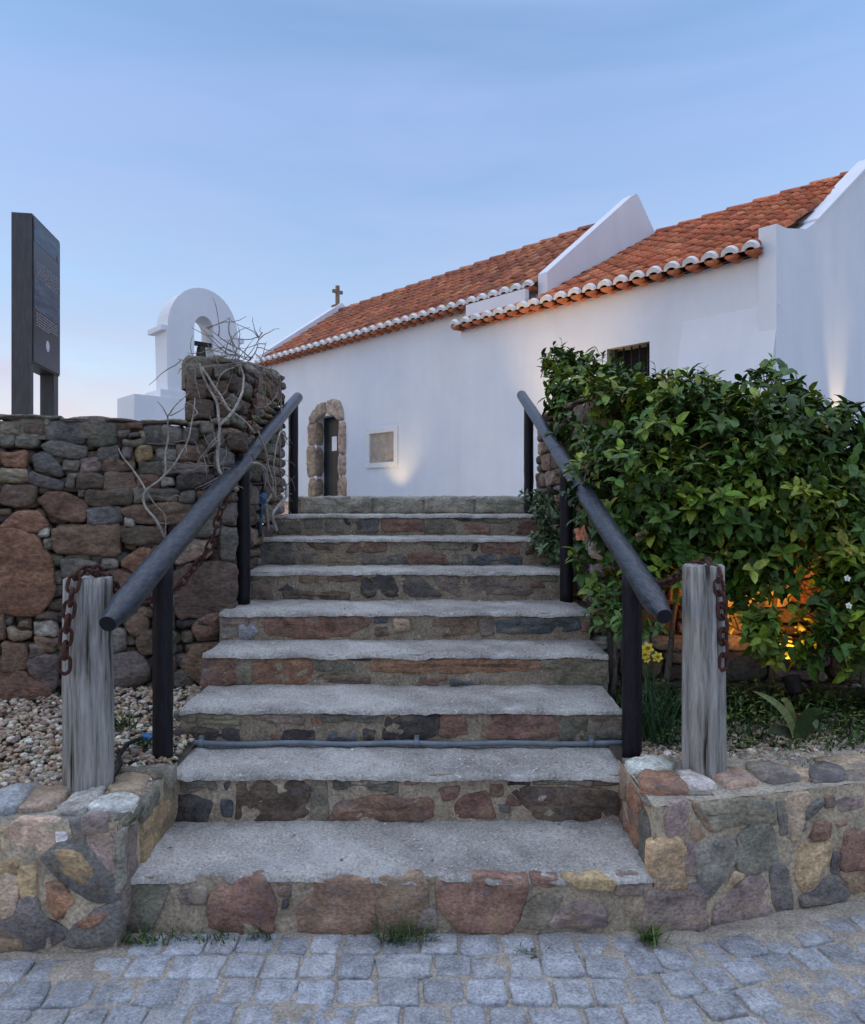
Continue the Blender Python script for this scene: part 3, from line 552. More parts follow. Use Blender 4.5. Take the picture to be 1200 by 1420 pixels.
def sandz(x, y):
    side = max(0, min(1, (x-.55)/.5))*max(0, min(1, (y-1.75+.2*(x-.6))/.5)) + max(0, min(1, (-.85-x)/.35))*max(0, min(1, (y-1.85)/.35))
    edge = max(0, 1-abs(y-2.46)/.04)
    return -.008+.009*fbm(x*6,y*6,0)+.004*fbm(x*22,y*22,4)+side*(.0015+.017*fbm(x*3.5,y*5,9))+edge*.008
pm.grid(lambda a, b: V3(-3.3+6.6*a, .2+2.5*b, sandz(-3.3+6.6*a, .2+2.5*b)), 330, 125, (.36,.315,.255), 1)
po = pm.build('cobbled_pavement', ['sett','sand'], None, (0,1.5,0))
tag(po, kind='structure')
# far ground: street level in front, terrace level behind the walls
mb = MB()
mb.grid(lambda a, b: V3(-400+800*a, -400+402.3*b, -.045), 8, 8, (.25,.21,.16))
mb.add([(-400,2.3,-.046),(-4,2.3,-.046),(-4,2.9,-.046),(-400,2.9,-.046)], [(0,1,2,3)])
mb.add([(4,2.3,-.046),(400,2.3,-.046),(400,2.9,-.046),(4,2.9,-.046)], [(0,1,2,3)])
mb.add([(-4,2.3,-.047),(4,2.3,-.047),(4,2.9,-.047),(-4,2.9,-.047)], [(0,1,2,3)])
tag(mb.build('ground', 'earth'), kind='structure')
mb = MB()
tz = 1.50
mb.add([(-400,2.9,tz),(-5.0,2.9,tz),(-1.3,4.45,tz),(-1.3,6.9,tz),(.98,6.9,tz),(.98,4.4,tz),(5,4.3,tz),(400,4.0,tz),(400,600,tz),(-400,600,tz)], [(0,1,2,3,4,5,6,7,8,9)], smooth=False)
mb.add([(-400,2.9,tz),(-5.0,2.9,tz),(-5,2.9,-.1),(-400,2.9,-.1)], [(3,2,1,0)], smooth=False)
mb.add([(5,4.3,tz),(400,4.0,tz),(400,4.0,-.1),(5,4.3,-.1)], [(3,2,1,0)], smooth=False)
tag(mb.build('terrace', 'earth'), kind='structure')
# planting beds
def bedz(x, y): return .40+.05*max(0,min(1,(y-2.55)/1.3))+.012*fbm(x*5,y*5,2)
mb = MB()
mb.grid(lambda a, b: V3(-4.9+3.86*a, 2.55+1.75*b, bedz(-4.9+3.86*a, 2.55+1.75*b)-.02), 76, 36, (.1,.08,.06))
tag(mb.build('planting_bed', 'soil'), kind='structure')
mb = MB()
def rbed(a, b):
    x = .77+4.2*a; y0 = 2.62+.2617*(x-.755); y = y0+(4.35-y0)*b
    return V3(x, y, bedz(x,y)-.02)
mb.grid(rbed, 76, 36, (.1,.08,.06))
tag(mb.build('planting_bed', 'soil'), kind='structure')
mb = MB(); mb.box((-5.1,2.6,-.1),(-4.9,4.5,.42)); mb.box((4.9,2.9,-.1),(5.1,4.5,.42))
# pebbles
ICO_V = []; 
t_ = (1+5**.5)/2
for a in (-1,1):
    for b in (-t_,t_): ICO_V += [Vector((a,b,0)).normalized(), Vector((0,a,b)).normalized(), Vector((b,0,a)).normalized()]
bmx = bmesh.new(); [bmx.verts.new(v) for v in ICO_V]; bmesh.ops.convex_hull(bmx, input=bmx.verts); bmx.verts.ensure_lookup_table(); bmx.normal_update()
ICO_V = [v.co.copy() for v in bmx.verts]; ICO_F = [[v.index for v in f.verts] for f in bmx.faces]; 
bmx.verts.index_update(); ICO_F = [[v.index for v in f.verts] for f in bmx.faces]; bmx.free()
def pebble(mb, p, r, col, rnd):
    q = Matrix.Rotation(rnd.uniform(0,6.28),3,'Z') @ Matrix.Rotation(rnd.uniform(0,1.0),3,'X')
    sx, sy, sz = r*rnd.uniform(.8,1.5), r*rnd.uniform(.7,1.1), r*rnd.uniform(.5,.8)
    mb.add([p+q@Vector((v.x*sx*rnd.uniform(.85,1.15), v.y*sy*rnd.uniform(.85,1.15), v.z*sz)) for v in ICO_V], ICO_F, col, 0, rnd.random() < .3)
PEB = [(.42,.33,.23),(.52,.45,.35),(.34,.23,.15),(.28,.18,.13),(.46,.36,.25),(.25,.21,.17),(.62,.57,.48),(.38,.27,.17)]
def gravel(n, xf, label, rnd, clear=()):
    mb = MB()
    for _ in range(n):
        x, y = xf(rnd)
        pebble(mb, V3(x,y,bedz(x,y)-.008+rnd.uniform(0,.014)), rnd.uniform(.007,.019), jit(rnd.choice(PEB),.2,rnd), rnd)
    o = mb.build('gravel', 'pebble', None, mb.v[0]); tag(o, label, 'gravel', kind='stuff'); return o
gravel(6500, lambda r: (r.uniform(-3.3,-1.06), r.uniform(2.58,4.0)), 'loose beige and pink gravel at the foot of the tall dry stone wall', random.Random(41))
gravel(3800, lambda r: (lambda x: (x, 2.72+.2617*(x-.755)+.5*r.random()**.9))(r.uniform(.86,2.9)), 'loose beige gravel behind the low wall on the right', random.Random(42))

rg = random.Random(77); mb = MB()
for _ in range(260):
    k = rg.choice((0,0,1,1,2,3,3,4)); t = rg.random()**(.55 if rg.random() < .6 else 1.6)
    x = rg.uniform(XL[k]+.05, XR[k]-.05); y = D[k]+.02+(D[k+1]-D[k]-.045)*t
    pebble(mb, V3(x,y,ZS[k]+.002), rg.uniform(.002,.0055), jit(rg.choice(((.62,.60,.55),(.5,.45,.38),(.25,.2,.15),(.7,.68,.64))),.15,rg), rg)
tag(mb.build('grit', 'pebble', None, V3(-.1,2.8,.2)), 'tiny pale grit and crumbs scattered over the stair treads', 'grit', kind='stuff')
# ------------------------------------------------------------------ handrails
def handrail(sx, label, posts, x0, d0, zc0, dn, df, joint, seed):
    root = tag(empty('handrail', (x0, d0, ZS[1])), label, 'handrail', 'dark wooden handrails beside the steps')
    ax = lambda d: V3(x0-.01*(d-d0), d, zc0+.363*(d-d0))
    rk = random.Random(seed)
    def pole(a, b, r0, r1, tip):
        mb = MB(); n = 26; pts = []; rs_ = []
        if tip: pts += [ax(a), ax(a+.004)]; rs_ += [r0*.60, r0*.62]; a += .12
        for i in range(n+1):
            d = a+(b-a)*i/n; p = ax(d)+V3(.004*noise.noise(Vector((d*1.5,seed,0))),0,.006*noise.noise(Vector((d*1.5,0,seed))))
            pts.append(p); rs_.append((r0+(r1-r0)*i/n)*(1+.03*noise.noise(Vector((d*4,seed,3)))))
        if not tip: pts.append(ax(b+.02)); rs_.append(r1*.7)
        mb.tube(pts, rs_, 18, wob=.05, seed=seed)
        mb.m[-1] = mb.m[-2] = 1
        mb.build('rail', ['rail','black'], root)
    pole(dn, joint, .048, .049, True); pole(joint-.01, df, .044, .044, False)
    for (d, zb) in posts:
        p = ax(d); mb = MB(); n = 12
        pts = [V3(p.x+.003*noise.noise(Vector((i*.6,d,seed))), d, zb-.02+(p.z-.02-zb+.02)*i/n) for i in range(n+1)]
        mb.tube(pts, [.041*(1+.03*noise.noise(Vector((i*.5,d,seed)))) for i in range(n+1)], 16, wob=.05, seed=d)
        mb.build('post', 'black', root)
handrail(-1, 'dark blue-black wooden handrail on the left of the steps, beside the dry stone wall', [(2.99,ZS[1]),(4.31,ZS[4]),(5.95,ZS[7])], -1.118, 2.99, 1.238, 2.47, 6.15, 4.35, 1)
handrail(1, 'dark blue-black wooden handrail on the right of the steps, in front of the leafy shrub', [(3.03,ZS[1]),(4.43,ZS[4]),(6.05,ZS[7])], .838, 3.03, 1.20, 2.62, 6.5, 4.7, 2)
# ------------------------------------------------------------------ weathered posts and chains
def wood_post(c, zb, zt, r, label, seed, groove):
    n, m = 110, 30; mb = MB(); vs = []
    for j in range(m+1):
        t = j/m; z = zb+(zt-zb)*t
        for k in range(n):
            th = 2*math.pi*k/n
            rr_ = r*(1+.05*noise.noise(Vector((math.cos(th)*1.3,math.sin(th)*1.3,z*2.2+seed)))+.05*noise.noise(Vector((math.cos(th)*4,math.sin(th)*4,z*.8+seed)))-.05*t)
            for (ga, gd, gw) in groove:
                d_ = (th-ga-.10*math.sin(z*2+seed)+math.pi)%(2*math.pi)-math.pi
                rr_ -= gd*math.exp(-(d_/gw)**2)*r
            zz = z+(.012*noise.noise(Vector((math.cos(th)*2,math.sin(th)*2,seed))) if j == m else 0)
            vs.append(V3(c.x+rr_*math.cos(th), c.y+rr_*math.sin(th), zz))
    fs = [(j*n+k, j*n+(k+1)%n, (j+1)*n+(k+1)%n, (j+1)*n+k) for j in range(m) for k in range(n)]
    o = len(vs)
    for f in (.85,.5):
        for k in range(n):
            p = vs[m*n+k]; vs.append(V3(c.x+(p.x-c.x)*f, c.y+(p.y-c.y)*f, zt+.004*f+.006*noise.noise(Vector((k*.7,f,seed)))))
    vs.append(V3(c.x,c.y,zt+.002))
    for r_ in range(2):
        a0 = m*n if r_ == 0 else o
        b0 = o+r_*n
        fs += [(a0+k, a0+(k+1)%n, b0+(k+1)%n, b0+k) for k in range(n)]
    fs += [(o+n+k, o+n+(k+1)%n, len(vs)-1) for k in range(n)]
    mb.add(vs, fs, smooth=True)
    ob = mb.build('wooden_post', 'wood', None, V3(c.x,c.y,zb))
    tag(ob, label, 'post', 'weathered wooden posts either side of the steps')
lp = V3(-1.283,2.69,0); rpo = V3(1.052,2.80,0)
wood_post(lp, .38, 1.185, .089, 'weathered grey post with rusty chain hanging at its left, behind the left low wall', 3.3, [(-2.15,.14,.10),(-1.30,.09,.025),(-1.75,.05,.03),(-.9,.05,.03)])
wood_post(rpo, .38, 1.222, .082, 'weathered round grey post with chain down its right side, behind the right low wall', 8.1, [(-1.15,.20,.035),(-.95,.05,.16),(-1.9,.05,.02),(-2.4,.04,.02)])
def chain(pts, label, parent_loc, seed):
    mb = MB(); rk = random.Random(seed)
    ps = [Vector(p) for p in pts]; dense = []
    for i in range(len(ps)-1):                 # Catmull-Rom
        p0, p1, p2, p3 = ps[max(i-1,0)], ps[i], ps[i+1], ps[min(i+2,len(ps)-1)]
        for k in range(24):
            t = k/24; dense.append(.5*((2*p1)+(p2-p0)*t+(2*p0-5*p1+4*p2-p3)*t*t+(3*p1-p0-3*p2+p3)*t**3))
    pitch = .048; acc = 0; cents = [(dense[0], (dense[1]-dense[0]).normalized())]
    for i in range(1, len(dense)):
        acc += (dense[i]-dense[i-1]).length
        if acc >= pitch: acc -= pitch; cents.append((dense[i], (dense[min(i+1,len(dense)-1)]-dense[i-1]).normalized()))
    for i, (c, t) in enumerate(cents):
        a = t.cross(Z_ if abs(t.z) < .95 else Y_).normalized(); b = t.cross(a)
        ang = (i%2)*math.pi/2+.35+rk.uniform(-.25,.25); s = a*math.cos(ang)+b*math.sin(ang)
        ring = []
        for k in range(14):
            th = 2*math.pi*k/14
            ring.append(c+t*(math.cos(th)*.019+math.copysign(.0125, math.cos(th)))+s*(math.sin(th)*.0185))
        ring.append(ring[0]); mb.tube(ring, .0068, 7, cap=False)
    o = mb.build('chain', 'rust', None, parent_loc); tag(o, label, 'chain', 'rusty chains hung from the wooden posts')
chain([at(90,922,2.56), at(92,880,2.56), at(98,835,2.565), at(106,800,2.585), at(128,789,2.66), at(153,806,2.80), at(185,835,3.1), at(240,818,3.80), at(265,792,3.98), at(291,757,4.03), at(309,700,4.06), at(343,600,4.42), at(356,520,4.75)],
      'rusty chain draped over the left wooden post and slung up to the vine-covered pillar', at(100,860,2.6), 4)
chain([at(1003,918,2.74), at(1003,870,2.73), at(999,830,2.725), at(993,795,2.74), at(982,781,2.80), at(960,786,2.90), at(925,808,3.2), at(890,803,3.6), at(862,790,3.8), at(838,752,3.95), at(822,700,4.1), at(812,650,4.2)],
      'rusty chain draped over the right wooden post and slung back into the leafy shrub', at(1000,860,2.75), 5)
# ------------------------------------------------------------------ conduit and hose
root = tag(empty('conduit_pipe', at(550,1031,3.19)), 'thin grey plastic pipe running across the foot of the third riser', 'pipe')
mb = MB(); pts = [V3(-1.20+2.06*i/30, 3.178+.002*math.sin(i), ZS[1]+.020+.003*math.sin(i*.9)) for i in range(31)]
mb.tube(pts, .0115, 10); mb.build('pipe', 'pipe', root)
for x in (-1.02,-.07,.70):
    mb = MB(); mb.tube([V3(x-.012,3.178,ZS[1]+.022), V3(x+.012,3.178,ZS[1]+.022)], .0165, 10); mb.box((x-.01,3.178,ZS[1]),(x+.01,3.205,ZS[1]+.05)); mb.build('clip', 'pipe', root)
mb = MB(); mb.tube([V3(-1.275,3.165,ZS[1]+.055), V3(-1.18,3.178,ZS[1]+.024)], .018, 10); mb.build('fitting', 'bluefit', root)
mb = MB(); mb.tube([V3(-1.27,3.165,ZS[1]+.052), V3(-1.29,3.05,.448), V3(-1.27,2.92,.44), V3(-1.22,2.82,.44), V3(-1.20,2.70,.44)], .009, 8); mb.build('hose', 'blackhose', root)
root = tag(empty('irrigation_hose', at(362,735,4.9)), 'black hose with bright blue coupling standing against the pillar left of the upper steps', 'hose')
mb = MB(); mb.tube([at(359,744,4.86), at(360,720,4.87), at(364,692,4.9), at(367,672,4.92), at(362,655,4.96)], [.022,.02,.016,.012,.01], 10); mb.build('pipe', 'blackhose', root)
mb = MB(); mb.tube([at(363,700,4.88), at(364.5,692,4.885), at(366,684,4.89)], [.016,.026,.02], 10); mb.tube([at(361,740,4.84), at(364,700,4.865)], .006, 6); mb.build('coupling', 'bluefit', root)
# ------------------------------------------------------------------ information totem
so = V3(-3.05,5.5,0); fu = V3(-.161,1,0).normalized(); fn = V3(fu.y,-fu.x,0)   # fu runs along the face, fn is its outward normal
root = tag(empty('information_sign', V3(-3.1,5.8,tz)), 'tall dark metal information totem with printed panel, standing above the left wall', 'sign')
zt, zp = 3.69, CH+.20*5.5
def sb(name, u, n, z, mat, proud=0):
    mb = MB(); mb.obox(so, fu, fn, Z_, u, n, z); return mb.build(name, mat, root)
sb('leg', (0,.05), (-.15,-.012), (tz,zp), 'signmetal'); sb('leg', (.49,.59), (-.12,-.012), (tz,zp), 'signmetal')
sb('body', (0,.595), (-.15,-.004), (zp,zt), 'signmetal')
pn = sb('panel', (.012,.583), (-.004,.004), (zp+.012,zt-.02), 'signface')
ph = MB(); ph.obox(so, fu, fn, Z_, (.02,.575), (.004,.0055), (zp+.42,zp+.68)); ph.build('picture', 'signphoto', pn)
ph = MB(); ph.obox(so, fu, fn, Z_, (.02,.575), (.004,.0055), (zt-.20,zt-.06)); ph.build('picture', 'signphoto', pn)
rt = random.Random(9); tx = MB()
for i in range(24):
    if i == 16: tx.build('text', 'ink', pn); tx = MB()
    z = zt-.34-i*.0195-(.045 if i > 15 else 0)
    u = .06
    end = .54 if i not in (15,23) else .35
    while u < end:
        w = rt.uniform(.018,.06); tx.obox(so, fu, fn, Z_, (u,min(u+w,end)), (.004,.0052), (z-.004,z+.004)); u += w+.010
tx.build('text', 'ink', pn)
dm = MB(); c0 = so+fu*.30+fn*.0045+V3(0,0,zp+.19)
ring = [c0+fu*(.038*math.cos(k*math.pi/10))+Z_*(.045*math.sin(k*math.pi/10)) for k in range(20)]
dm.prism(ring, fn*.0015); 
dm.build('emblem', 'signwhite', pn)
dm = MB(); dm.obox(so, fu, fn, Z_, (.49,.52), (.004,.0055), (zt-.20,zt-.15)); dm.build('emblem', 'petalred', pn)

# ------------------------------------------------------------------ the chapel
W0 = V3(-2.325,15.5,0); ce = V3(.687,-.727,0).normalized(); cm = V3(.727,.687,0).normalized()   # along the long wall (towards us), into the building
def C(s, w, z): return W0+ce*s+cm*w+V3(0,0,z)
chapel = tag(empty('chapel', C(3,2.3,tz)), 'white chapel with red clay tiled roofs, stepped white parapets and a dark arched doorway', 'chapel')
zb = 1.2
def wall_holes(mb, s0, s1, z0, z1, w, holes, seg=None):
    ss = sorted({s0,s1,*[h[0] for h in holes],*[h[1] for h in holes]}); zz = sorted({z0,z1,*[h[2] for h in holes],*[h[3] for h in holes]})
    for i in range(len(ss)-1):
        for j in range(len(zz)-1):
            cs, cz = (ss[i]+ss[i+1])/2, (zz[j]+zz[j+1])/2
            if any(h[0] < cs < h[1] and h[2] < cz < h[3] for h in holes): continue
            mb.add([C(ss[i],w,zz[j]), C(ss[i+1],w,zz[j]), C(ss[i+1],w,zz[j+1]), C(ss[i],w,zz[j+1])], [(0,1,2,3)], smooth=False)
DO = (-.30,.53,zb,3.40); PW = (1.58,2.33,2.32,2.90); WI = (7.30,7.95,2.75,3.62)
mb = MB()
wall_holes(mb, -2.55, 5.9, zb, 4.86, 0, [DO, PW])
for (a, b) in (((-2.55,0),(-2.55,4.6)),((-2.55,4.6),(5.9,4.6)),((5.9,4.6),(5.9,0))):
    mb.add([C(a[0],a[1],zb), C(b[0],b[1],zb), C(b[0],b[1],4.86), C(a[0],a[1],4.86)], [(3,2,1,0)], smooth=False)
# door reveal
s0,s1,z0,z1 = DO; dp = .34
mb.add([C(s0,0,z0),C(s0,dp,z0),C(s0,dp,z1),C(s0,0,z1), C(s1,0,z0),C(s1,dp,z0),C(s1,dp,z1),C(s1,0,z1)], [(0,1,2,3),(7,6,5,4),(3,2,6,7)], smooth=False)
s0,s1,z0,z1 = PW; dp = .05
mb.add([C(s0,0,z0),C(s0,dp,z0),C(s0,dp,z1),C(s0,0,z1), C(s1,0,z0),C(s1,dp,z0),C(s1,dp,z1),C(s1,0,z1)], [(0,1,2,3),(7,6,5,4),(3,2,6,7),(4,5,1,0)], smooth=False)
nave = mb.build('nave_wall', 'white', chapel)
mb = MB(); cw = -.40; s0c, s1c = 4.5, 9.40
wall_holes(mb, s0c, s1c, zb, 4.38, cw, [WI])
mb.add([C(s0c,cw,zb), C(s0c,.0,zb), C(s0c,.0,4.38), C(s0c,cw,4.38)], [(0,1,2,3)], smooth=False)
mb.add([C(s0c,cw,4.38), C(s1c,cw,4.38), C(s1c,-.0,4.46), C(s0c,-.0,4.46)], [(0,1,2,3)], smooth=False)
mb.add([C(5.9,6.8,zb), C(s1c,6.8,zb), C(s1c,6.8,4.38), C(5.9,6.8,4.38)], [(3,2,1,0)], smooth=False)
s0,s1,z0,z1 = WI; dp = .26
mb.build('chancel_wall', 'white', chapel); mb = MB()
# battered buttress at the near corner of the long wall
mb.prism([C(8.42,cw+.05,3.80), C(8.42,cw-.01,3.78), C(8.30,cw-.44,1.2), C(8.30,cw+.05,1.2)], ce*1.17)
mb.build('buttress', 'white', chapel)
# little level parapet where the chancel eave overlaps the nave
mb = MB(); O = C(0,0,0); mb.obox(O, ce, cm, Z_, (4.54,5.80), (-.33,-.235), (4.36,4.80)); mb.build('parapet', 'white', chapel)
def gable(name, s, th, prof):
    mb = MB(); mb.prism([C(s,w,z) for (w,z) in prof], ce*th); return mb.build(name, 'white', chapel)
gable('gable_parapet', -2.80, .30, [(-.05,zb),(4.65,zb),(4.65,5.15),(2.3,6.80),(-.05,5.12)])
gable('gable_parapet', 5.87, .18, [(-.10,4.40),(4.7,4.40),(4.7,5.08),(2.56,6.96),(2.50,7.0),(2.44,7.0),(2.30,6.92),(-.10,5.05)])
# near gable wall, with its kneeler, coping and leaning corner
mb = MB()
mb.prism([C(9.38,w,z) for (w,z) in ((-.46,zb),(-.46,4.68),(-.15,4.71),(.45,4.86),(.75,5.02),(3.2,6.62),(3.32,6.62),(6.9,4.4),(6.9,zb))], ce*.20)
mb.prism([C(9.36,w,z) for (w,z) in ((.80,5.052),(3.2,6.62),(3.2,6.665),(.80,5.085))], ce*.25)
mb.build('gable_wall', 'white', chapel)
# cross on the far gable
mb = MB(); c0 = C(-2.70,2.3,6.77); cu, cn = cm, ce
mb.obox(c0, cu, Z_, cn, (-.04,.04), (0,.52), (-.04,.04)); mb.obox(c0, cu, Z_, cn, (-.15,-.041), (.32,.40), (-.036,.036)); mb.obox(c0, cu, Z_, cn, (.041,.15), (.32,.40), (-.036,.036))
mb.obox(c0, cu, Z_, cn, (-.13,.13), (-.05,.0), (-.1,.1))
mb.build('cross', 'crossstone', chapel)
# door: leaf, notice, irregular stone surround
mb = MB()
for i in range(5):
    mb.obox(O, ce, Z_, cm, (-.32+.172*i, -.152+.172*i), (zb,3.42), (.20,.235))
mb.obox(O, ce, Z_, cm, (-.31,.54), (zb,3.42), (.216,.33))
door = mb.build('door', 'door', chapel)
mb = MB(); mb.obox(O, ce, Z_, cm, (.01,.19), (2.66,2.97), (.190,.197)); mb.build('notice', 'paper', door)
mb = MB(); rd = random.Random(17)
N_ = -cm; WP = C(0,0,0)
for (a, b, c, d_) in ((-.60,zb,-.30,2.1),(-.66,2.1,-.30,2.78),(-.60,2.78,-.31,3.28),(.53,zb,.80,2.1),(.52,2.1,.78,2.55),(.53,2.55,.80,3.22)):
    stone(mb, WP, ce, Z_, N_, quad_poly(a+.006,b+.006,c-.004,d_-.006,.06,rd), .02, .05, jit((.34,.25,.18),.12,rd), inset=.04, rough=.012, rnd=rd, q=.14, edge=.02)
stone(mb, WP, ce, Z_, N_, [(-.60,3.27),(-.30,3.27),(-.20,3.38),(.12,3.42),(.06,3.72),(-.20,3.68),(-.48,3.50)], .02, .06, jit((.36,.28,.21),.1,rd), inset=.05, rough=.014, rnd=rd, edge=.02)
stone(mb, WP, ce, Z_, N_, [(.13,3.43),(.40,3.38),(.53,3.24),(.74,3.25),(.68,3.55),(.50,3.72),(.07,3.74)], .02, .06, jit((.37,.29,.22),.1,rd), inset=.05, rough=.014, rnd=rd, edge=.02)
for z_a, z_b in ((zb,2.08),(2.1,2.76),(2.78,3.30)):    # inner returns of the jamb
    stone(mb, C(-.30,0,0), cm, Z_, ce, quad_poly(-.04,z_a+.005,.19,z_b-.005,.03,rd), .02, .02, jit((.27,.20,.15),.1,rd), inset=.03, rough=.01, rnd=rd)
mb.build('door_surround', 'stone', chapel)
# plaque in its white frame
mb = MB(); s0,s1,z0,z1 = PW
for (u, v) in (((s0-.11,s0-.002),(z0-.10,z1+.10)),((s1+.002,s1+.11),(z0-.10,z1+.10)),((s0-.002,s1+.002),(z1+.002,z1+.10)),((s0-.002,s1+.002),(z0-.10,z0-.002))):
    mb.obox(O, ce, Z_, -cm, u, v, (.0,.028))
fr = mb.build('plaque_frame', 'white2', chapel)
mb = MB(); mb.obox(O, ce, Z_, cm, (s0+.001,s1-.001), (z0+.001,z1-.001), (.008,.045)); mb.build('plaque', 'panel', fr)
# barred window of the chancel
s0,s1,z0,z1 = WI; mb = MB(); dp = .26
mb.add([C(s0,cw+.001,z0),C(s0,cw+dp,z0),C(s0,cw+dp,z1),C(s0,cw+.001,z1), C(s1,cw+.001,z0),C(s1,cw+dp,z0),C(s1,cw+dp,z1),C(s1,cw+.001,z1)], [(0,1,2,3),(7,6,5,4),(3,2,6,7),(4,5,1,0)], smooth=False)
win = mb.build('window', 'sill', chapel)
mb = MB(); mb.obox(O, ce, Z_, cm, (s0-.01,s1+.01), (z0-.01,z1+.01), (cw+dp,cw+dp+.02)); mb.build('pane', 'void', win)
mb = MB()
for i in range(5):
    x = s0+.08+i*(s1-s0-.16)/4; mb.tube([C(x,cw+.10,z0), C(x,cw+.10,z1)], .013, 8)
for z in (z0+.2,z0+.55): mb.tube([C(s0,cw+.10,z), C(s1,cw+.10,z)], .012, 8)
mb.build('bars', 'iron', win)
# tiled roofs
def tiles(name, sa, sb_, w_eave, z_eave, w_ridge, z_ridge, base, seed, sides=(1,), ridge=True):
    rt = random.Random(seed); mb = MB(); mm = MB(); pitch = .245
    for side in sides:
        if side == 1: e0, r0 = C(0,w_eave,z_eave), C(0,w_ridge,z_ridge)
        else: e0, r0 = C(0,2*w_ridge-w_eave,z_eave), C(0,w_ridge,z_ridge)
        up = (r0-e0); L = up.length; up.normalize()
        nn = ce.cross(up)*side
        if nn.z < 0: nn = -nn
        n = int((sb_-sa)/pitch); exp = .30; rows = int(math.ceil(L/exp))
        # underlay
        mb.add([e0+ce*sa-nn*.02, e0+ce*sb_-nn*.02, r0+ce*sb_-nn*.02, r0+ce*sa-nn*.02], [(0,1,2,3)], (.12,.06,.04), 0, False)
        mb.add([e0+ce*sa-nn*.07, e0+ce*sb_-nn*.07, r0+ce*sb_-nn*.07, r0+ce*sa-nn*.07], [(3,2,1,0)], (.3,.2,.15), 0, False)
        for i in range(n+1):
            s = sa+.10+i*(sb_-sa-.2)/n
            for j in range(rows):
                l0 = j*exp-.02; l1 = min(l0+.40, L+.02)
                if l1-l0 < .04: continue
                for kind in (0,1):
                    ss = s+(0 if kind == 0 else pitch/2)+rt.uniform(-.008,.008)
                    if kind == 1 and i == n: continue
                    c = jit(rt.choice(base), .22, rt)
                    ra, rb_ = (.088,.074) if kind == 0 else (.085,.085)
                    vs = []; K = 7
                    dz = rt.uniform(-.004,.006)
                    for (l, r, lift) in ((l0,ra,.014),(l1,rb_,.0)):
                        for k in range(K+1):
                            th = math.pi*k/K
                            if kind == 0: off = ce*(-r*math.cos(th))+nn*(r*math.sin(th)*.92+lift+dz)
                            else: off = ce*(-r*math.cos(th))+nn*(.062-r*math.sin(th)*.75+lift*.6+dz)
                            vs.append(e0+ce*ss+up*l+off)
                    fs = [(k,k+1,K+2+k,K+1+k) for k in range(K)]
                    if kind == 0:               # front lip (thickness of the clay)
                        o = len(vs)
                        for k in range(K+1):
                            th = math.pi*k/K; r = ra-.018; vs.append(e0+ce*ss+up*(l0+.002)+ce*(-r*math.cos(th))+nn*(r*math.sin(th)*.92+.014+dz))
                        fs += [(o+k,o+k+1,k+1,k) for k in range(K)]
                    mb.add(vs, fs, c, 0, True)
            if side == 1:                        # eave: white crescent and the under-tile below it
                K = 10; vs = []
                for (dn, dl) in ((0,-.028),(0,.05)):
                    for (r, sq) in ((.095,.98),(.058,.52)):
                        for k in range(K+1):
                            th = math.pi*k/K; vs.append(e0+ce*s+up*(dl-.02)+ce*(-r*math.cos(th)*(1.0))+nn*(r*math.sin(th)*sq+.012))
                w = K+1; fs = []
                for k in range(K):
                    fs += [(k,k+1,w+k+1,w+k), (k+1,k,2*w+k,2*w+k+1), (w+k,w+k+1,3*w+k+1,3*w+k)]
                mm.add(vs, fs, (.8,.8,.8), 0, False)
                hd = V3(up.x,up.y,0).normalized()
                vs = []; c = jit(base[0], .15, rt)
                for (l, r) in ((-.035,.078),(.30,.07)):
                    for k in range(K+1):
                        th = math.pi*k/K; vs.append(e0+ce*(s+.012)+hd*l+ce*(-r*math.cos(th))+V3(0,0,-.004-r*math.sin(th)*.85))
                vs.append(e0+ce*(s+.012)+hd*-.030+V3(0,0,-.01))
                fs = [(k+1,k,K+1+k,K+2+k) for k in range(K)]+[(k,k+1,2*K+2) for k in range(K)]
                mb.add(vs, fs, tuple(x*1.05 for x in c), 0, True)
    roof = mb.build(name, 'tile', chapel)
    if mm.v: mm.build('eave_mortar', 'white2', roof)
    if not ridge: return roof
    rm = MB(); s = sa
    while s < sb_-.05:
        e = min(s+.50, sb_)
        c = jit(rt.choice(base), .2, rt); K = 10; vs = []
        for (x, r) in ((s,.105),(e,.088)):
            for k in range(K+1):
                th = math.pi*k/K; vs.append(C(x,w_ridge,z_ridge)+cm*(-r*1.15*math.cos(th))+V3(0,0,r*math.sin(th)*.95+.0+(.022 if x == s else 0)))
        rm.add(vs, [(k,k+1,K+2+k,K+1+k) for k in range(K)]+[tuple(range(K,-1,-1))], c, 0, True); s += .44
    rm.build('ridge_tiles', 'tile', roof)
    return roof
NB = [(.46,.165,.085),(.40,.145,.08),(.50,.20,.11),(.33,.13,.08)]
CB = [(.56,.175,.08),(.50,.155,.075),(.60,.22,.11),(.42,.125,.065)]
tiles('roof', -2.50, 5.87, -.20, 4.86, 2.3, 6.55, NB, 3, (1,-1))
tiles('roof', 6.06, 9.44, -.56, 4.42, 3.2, 6.45, CB, 4, (1,-1))
tiles('roof', 4.42, 6.06, -.56, 4.42, -.30, 4.555, CB, 5, (1,), ridge=False)
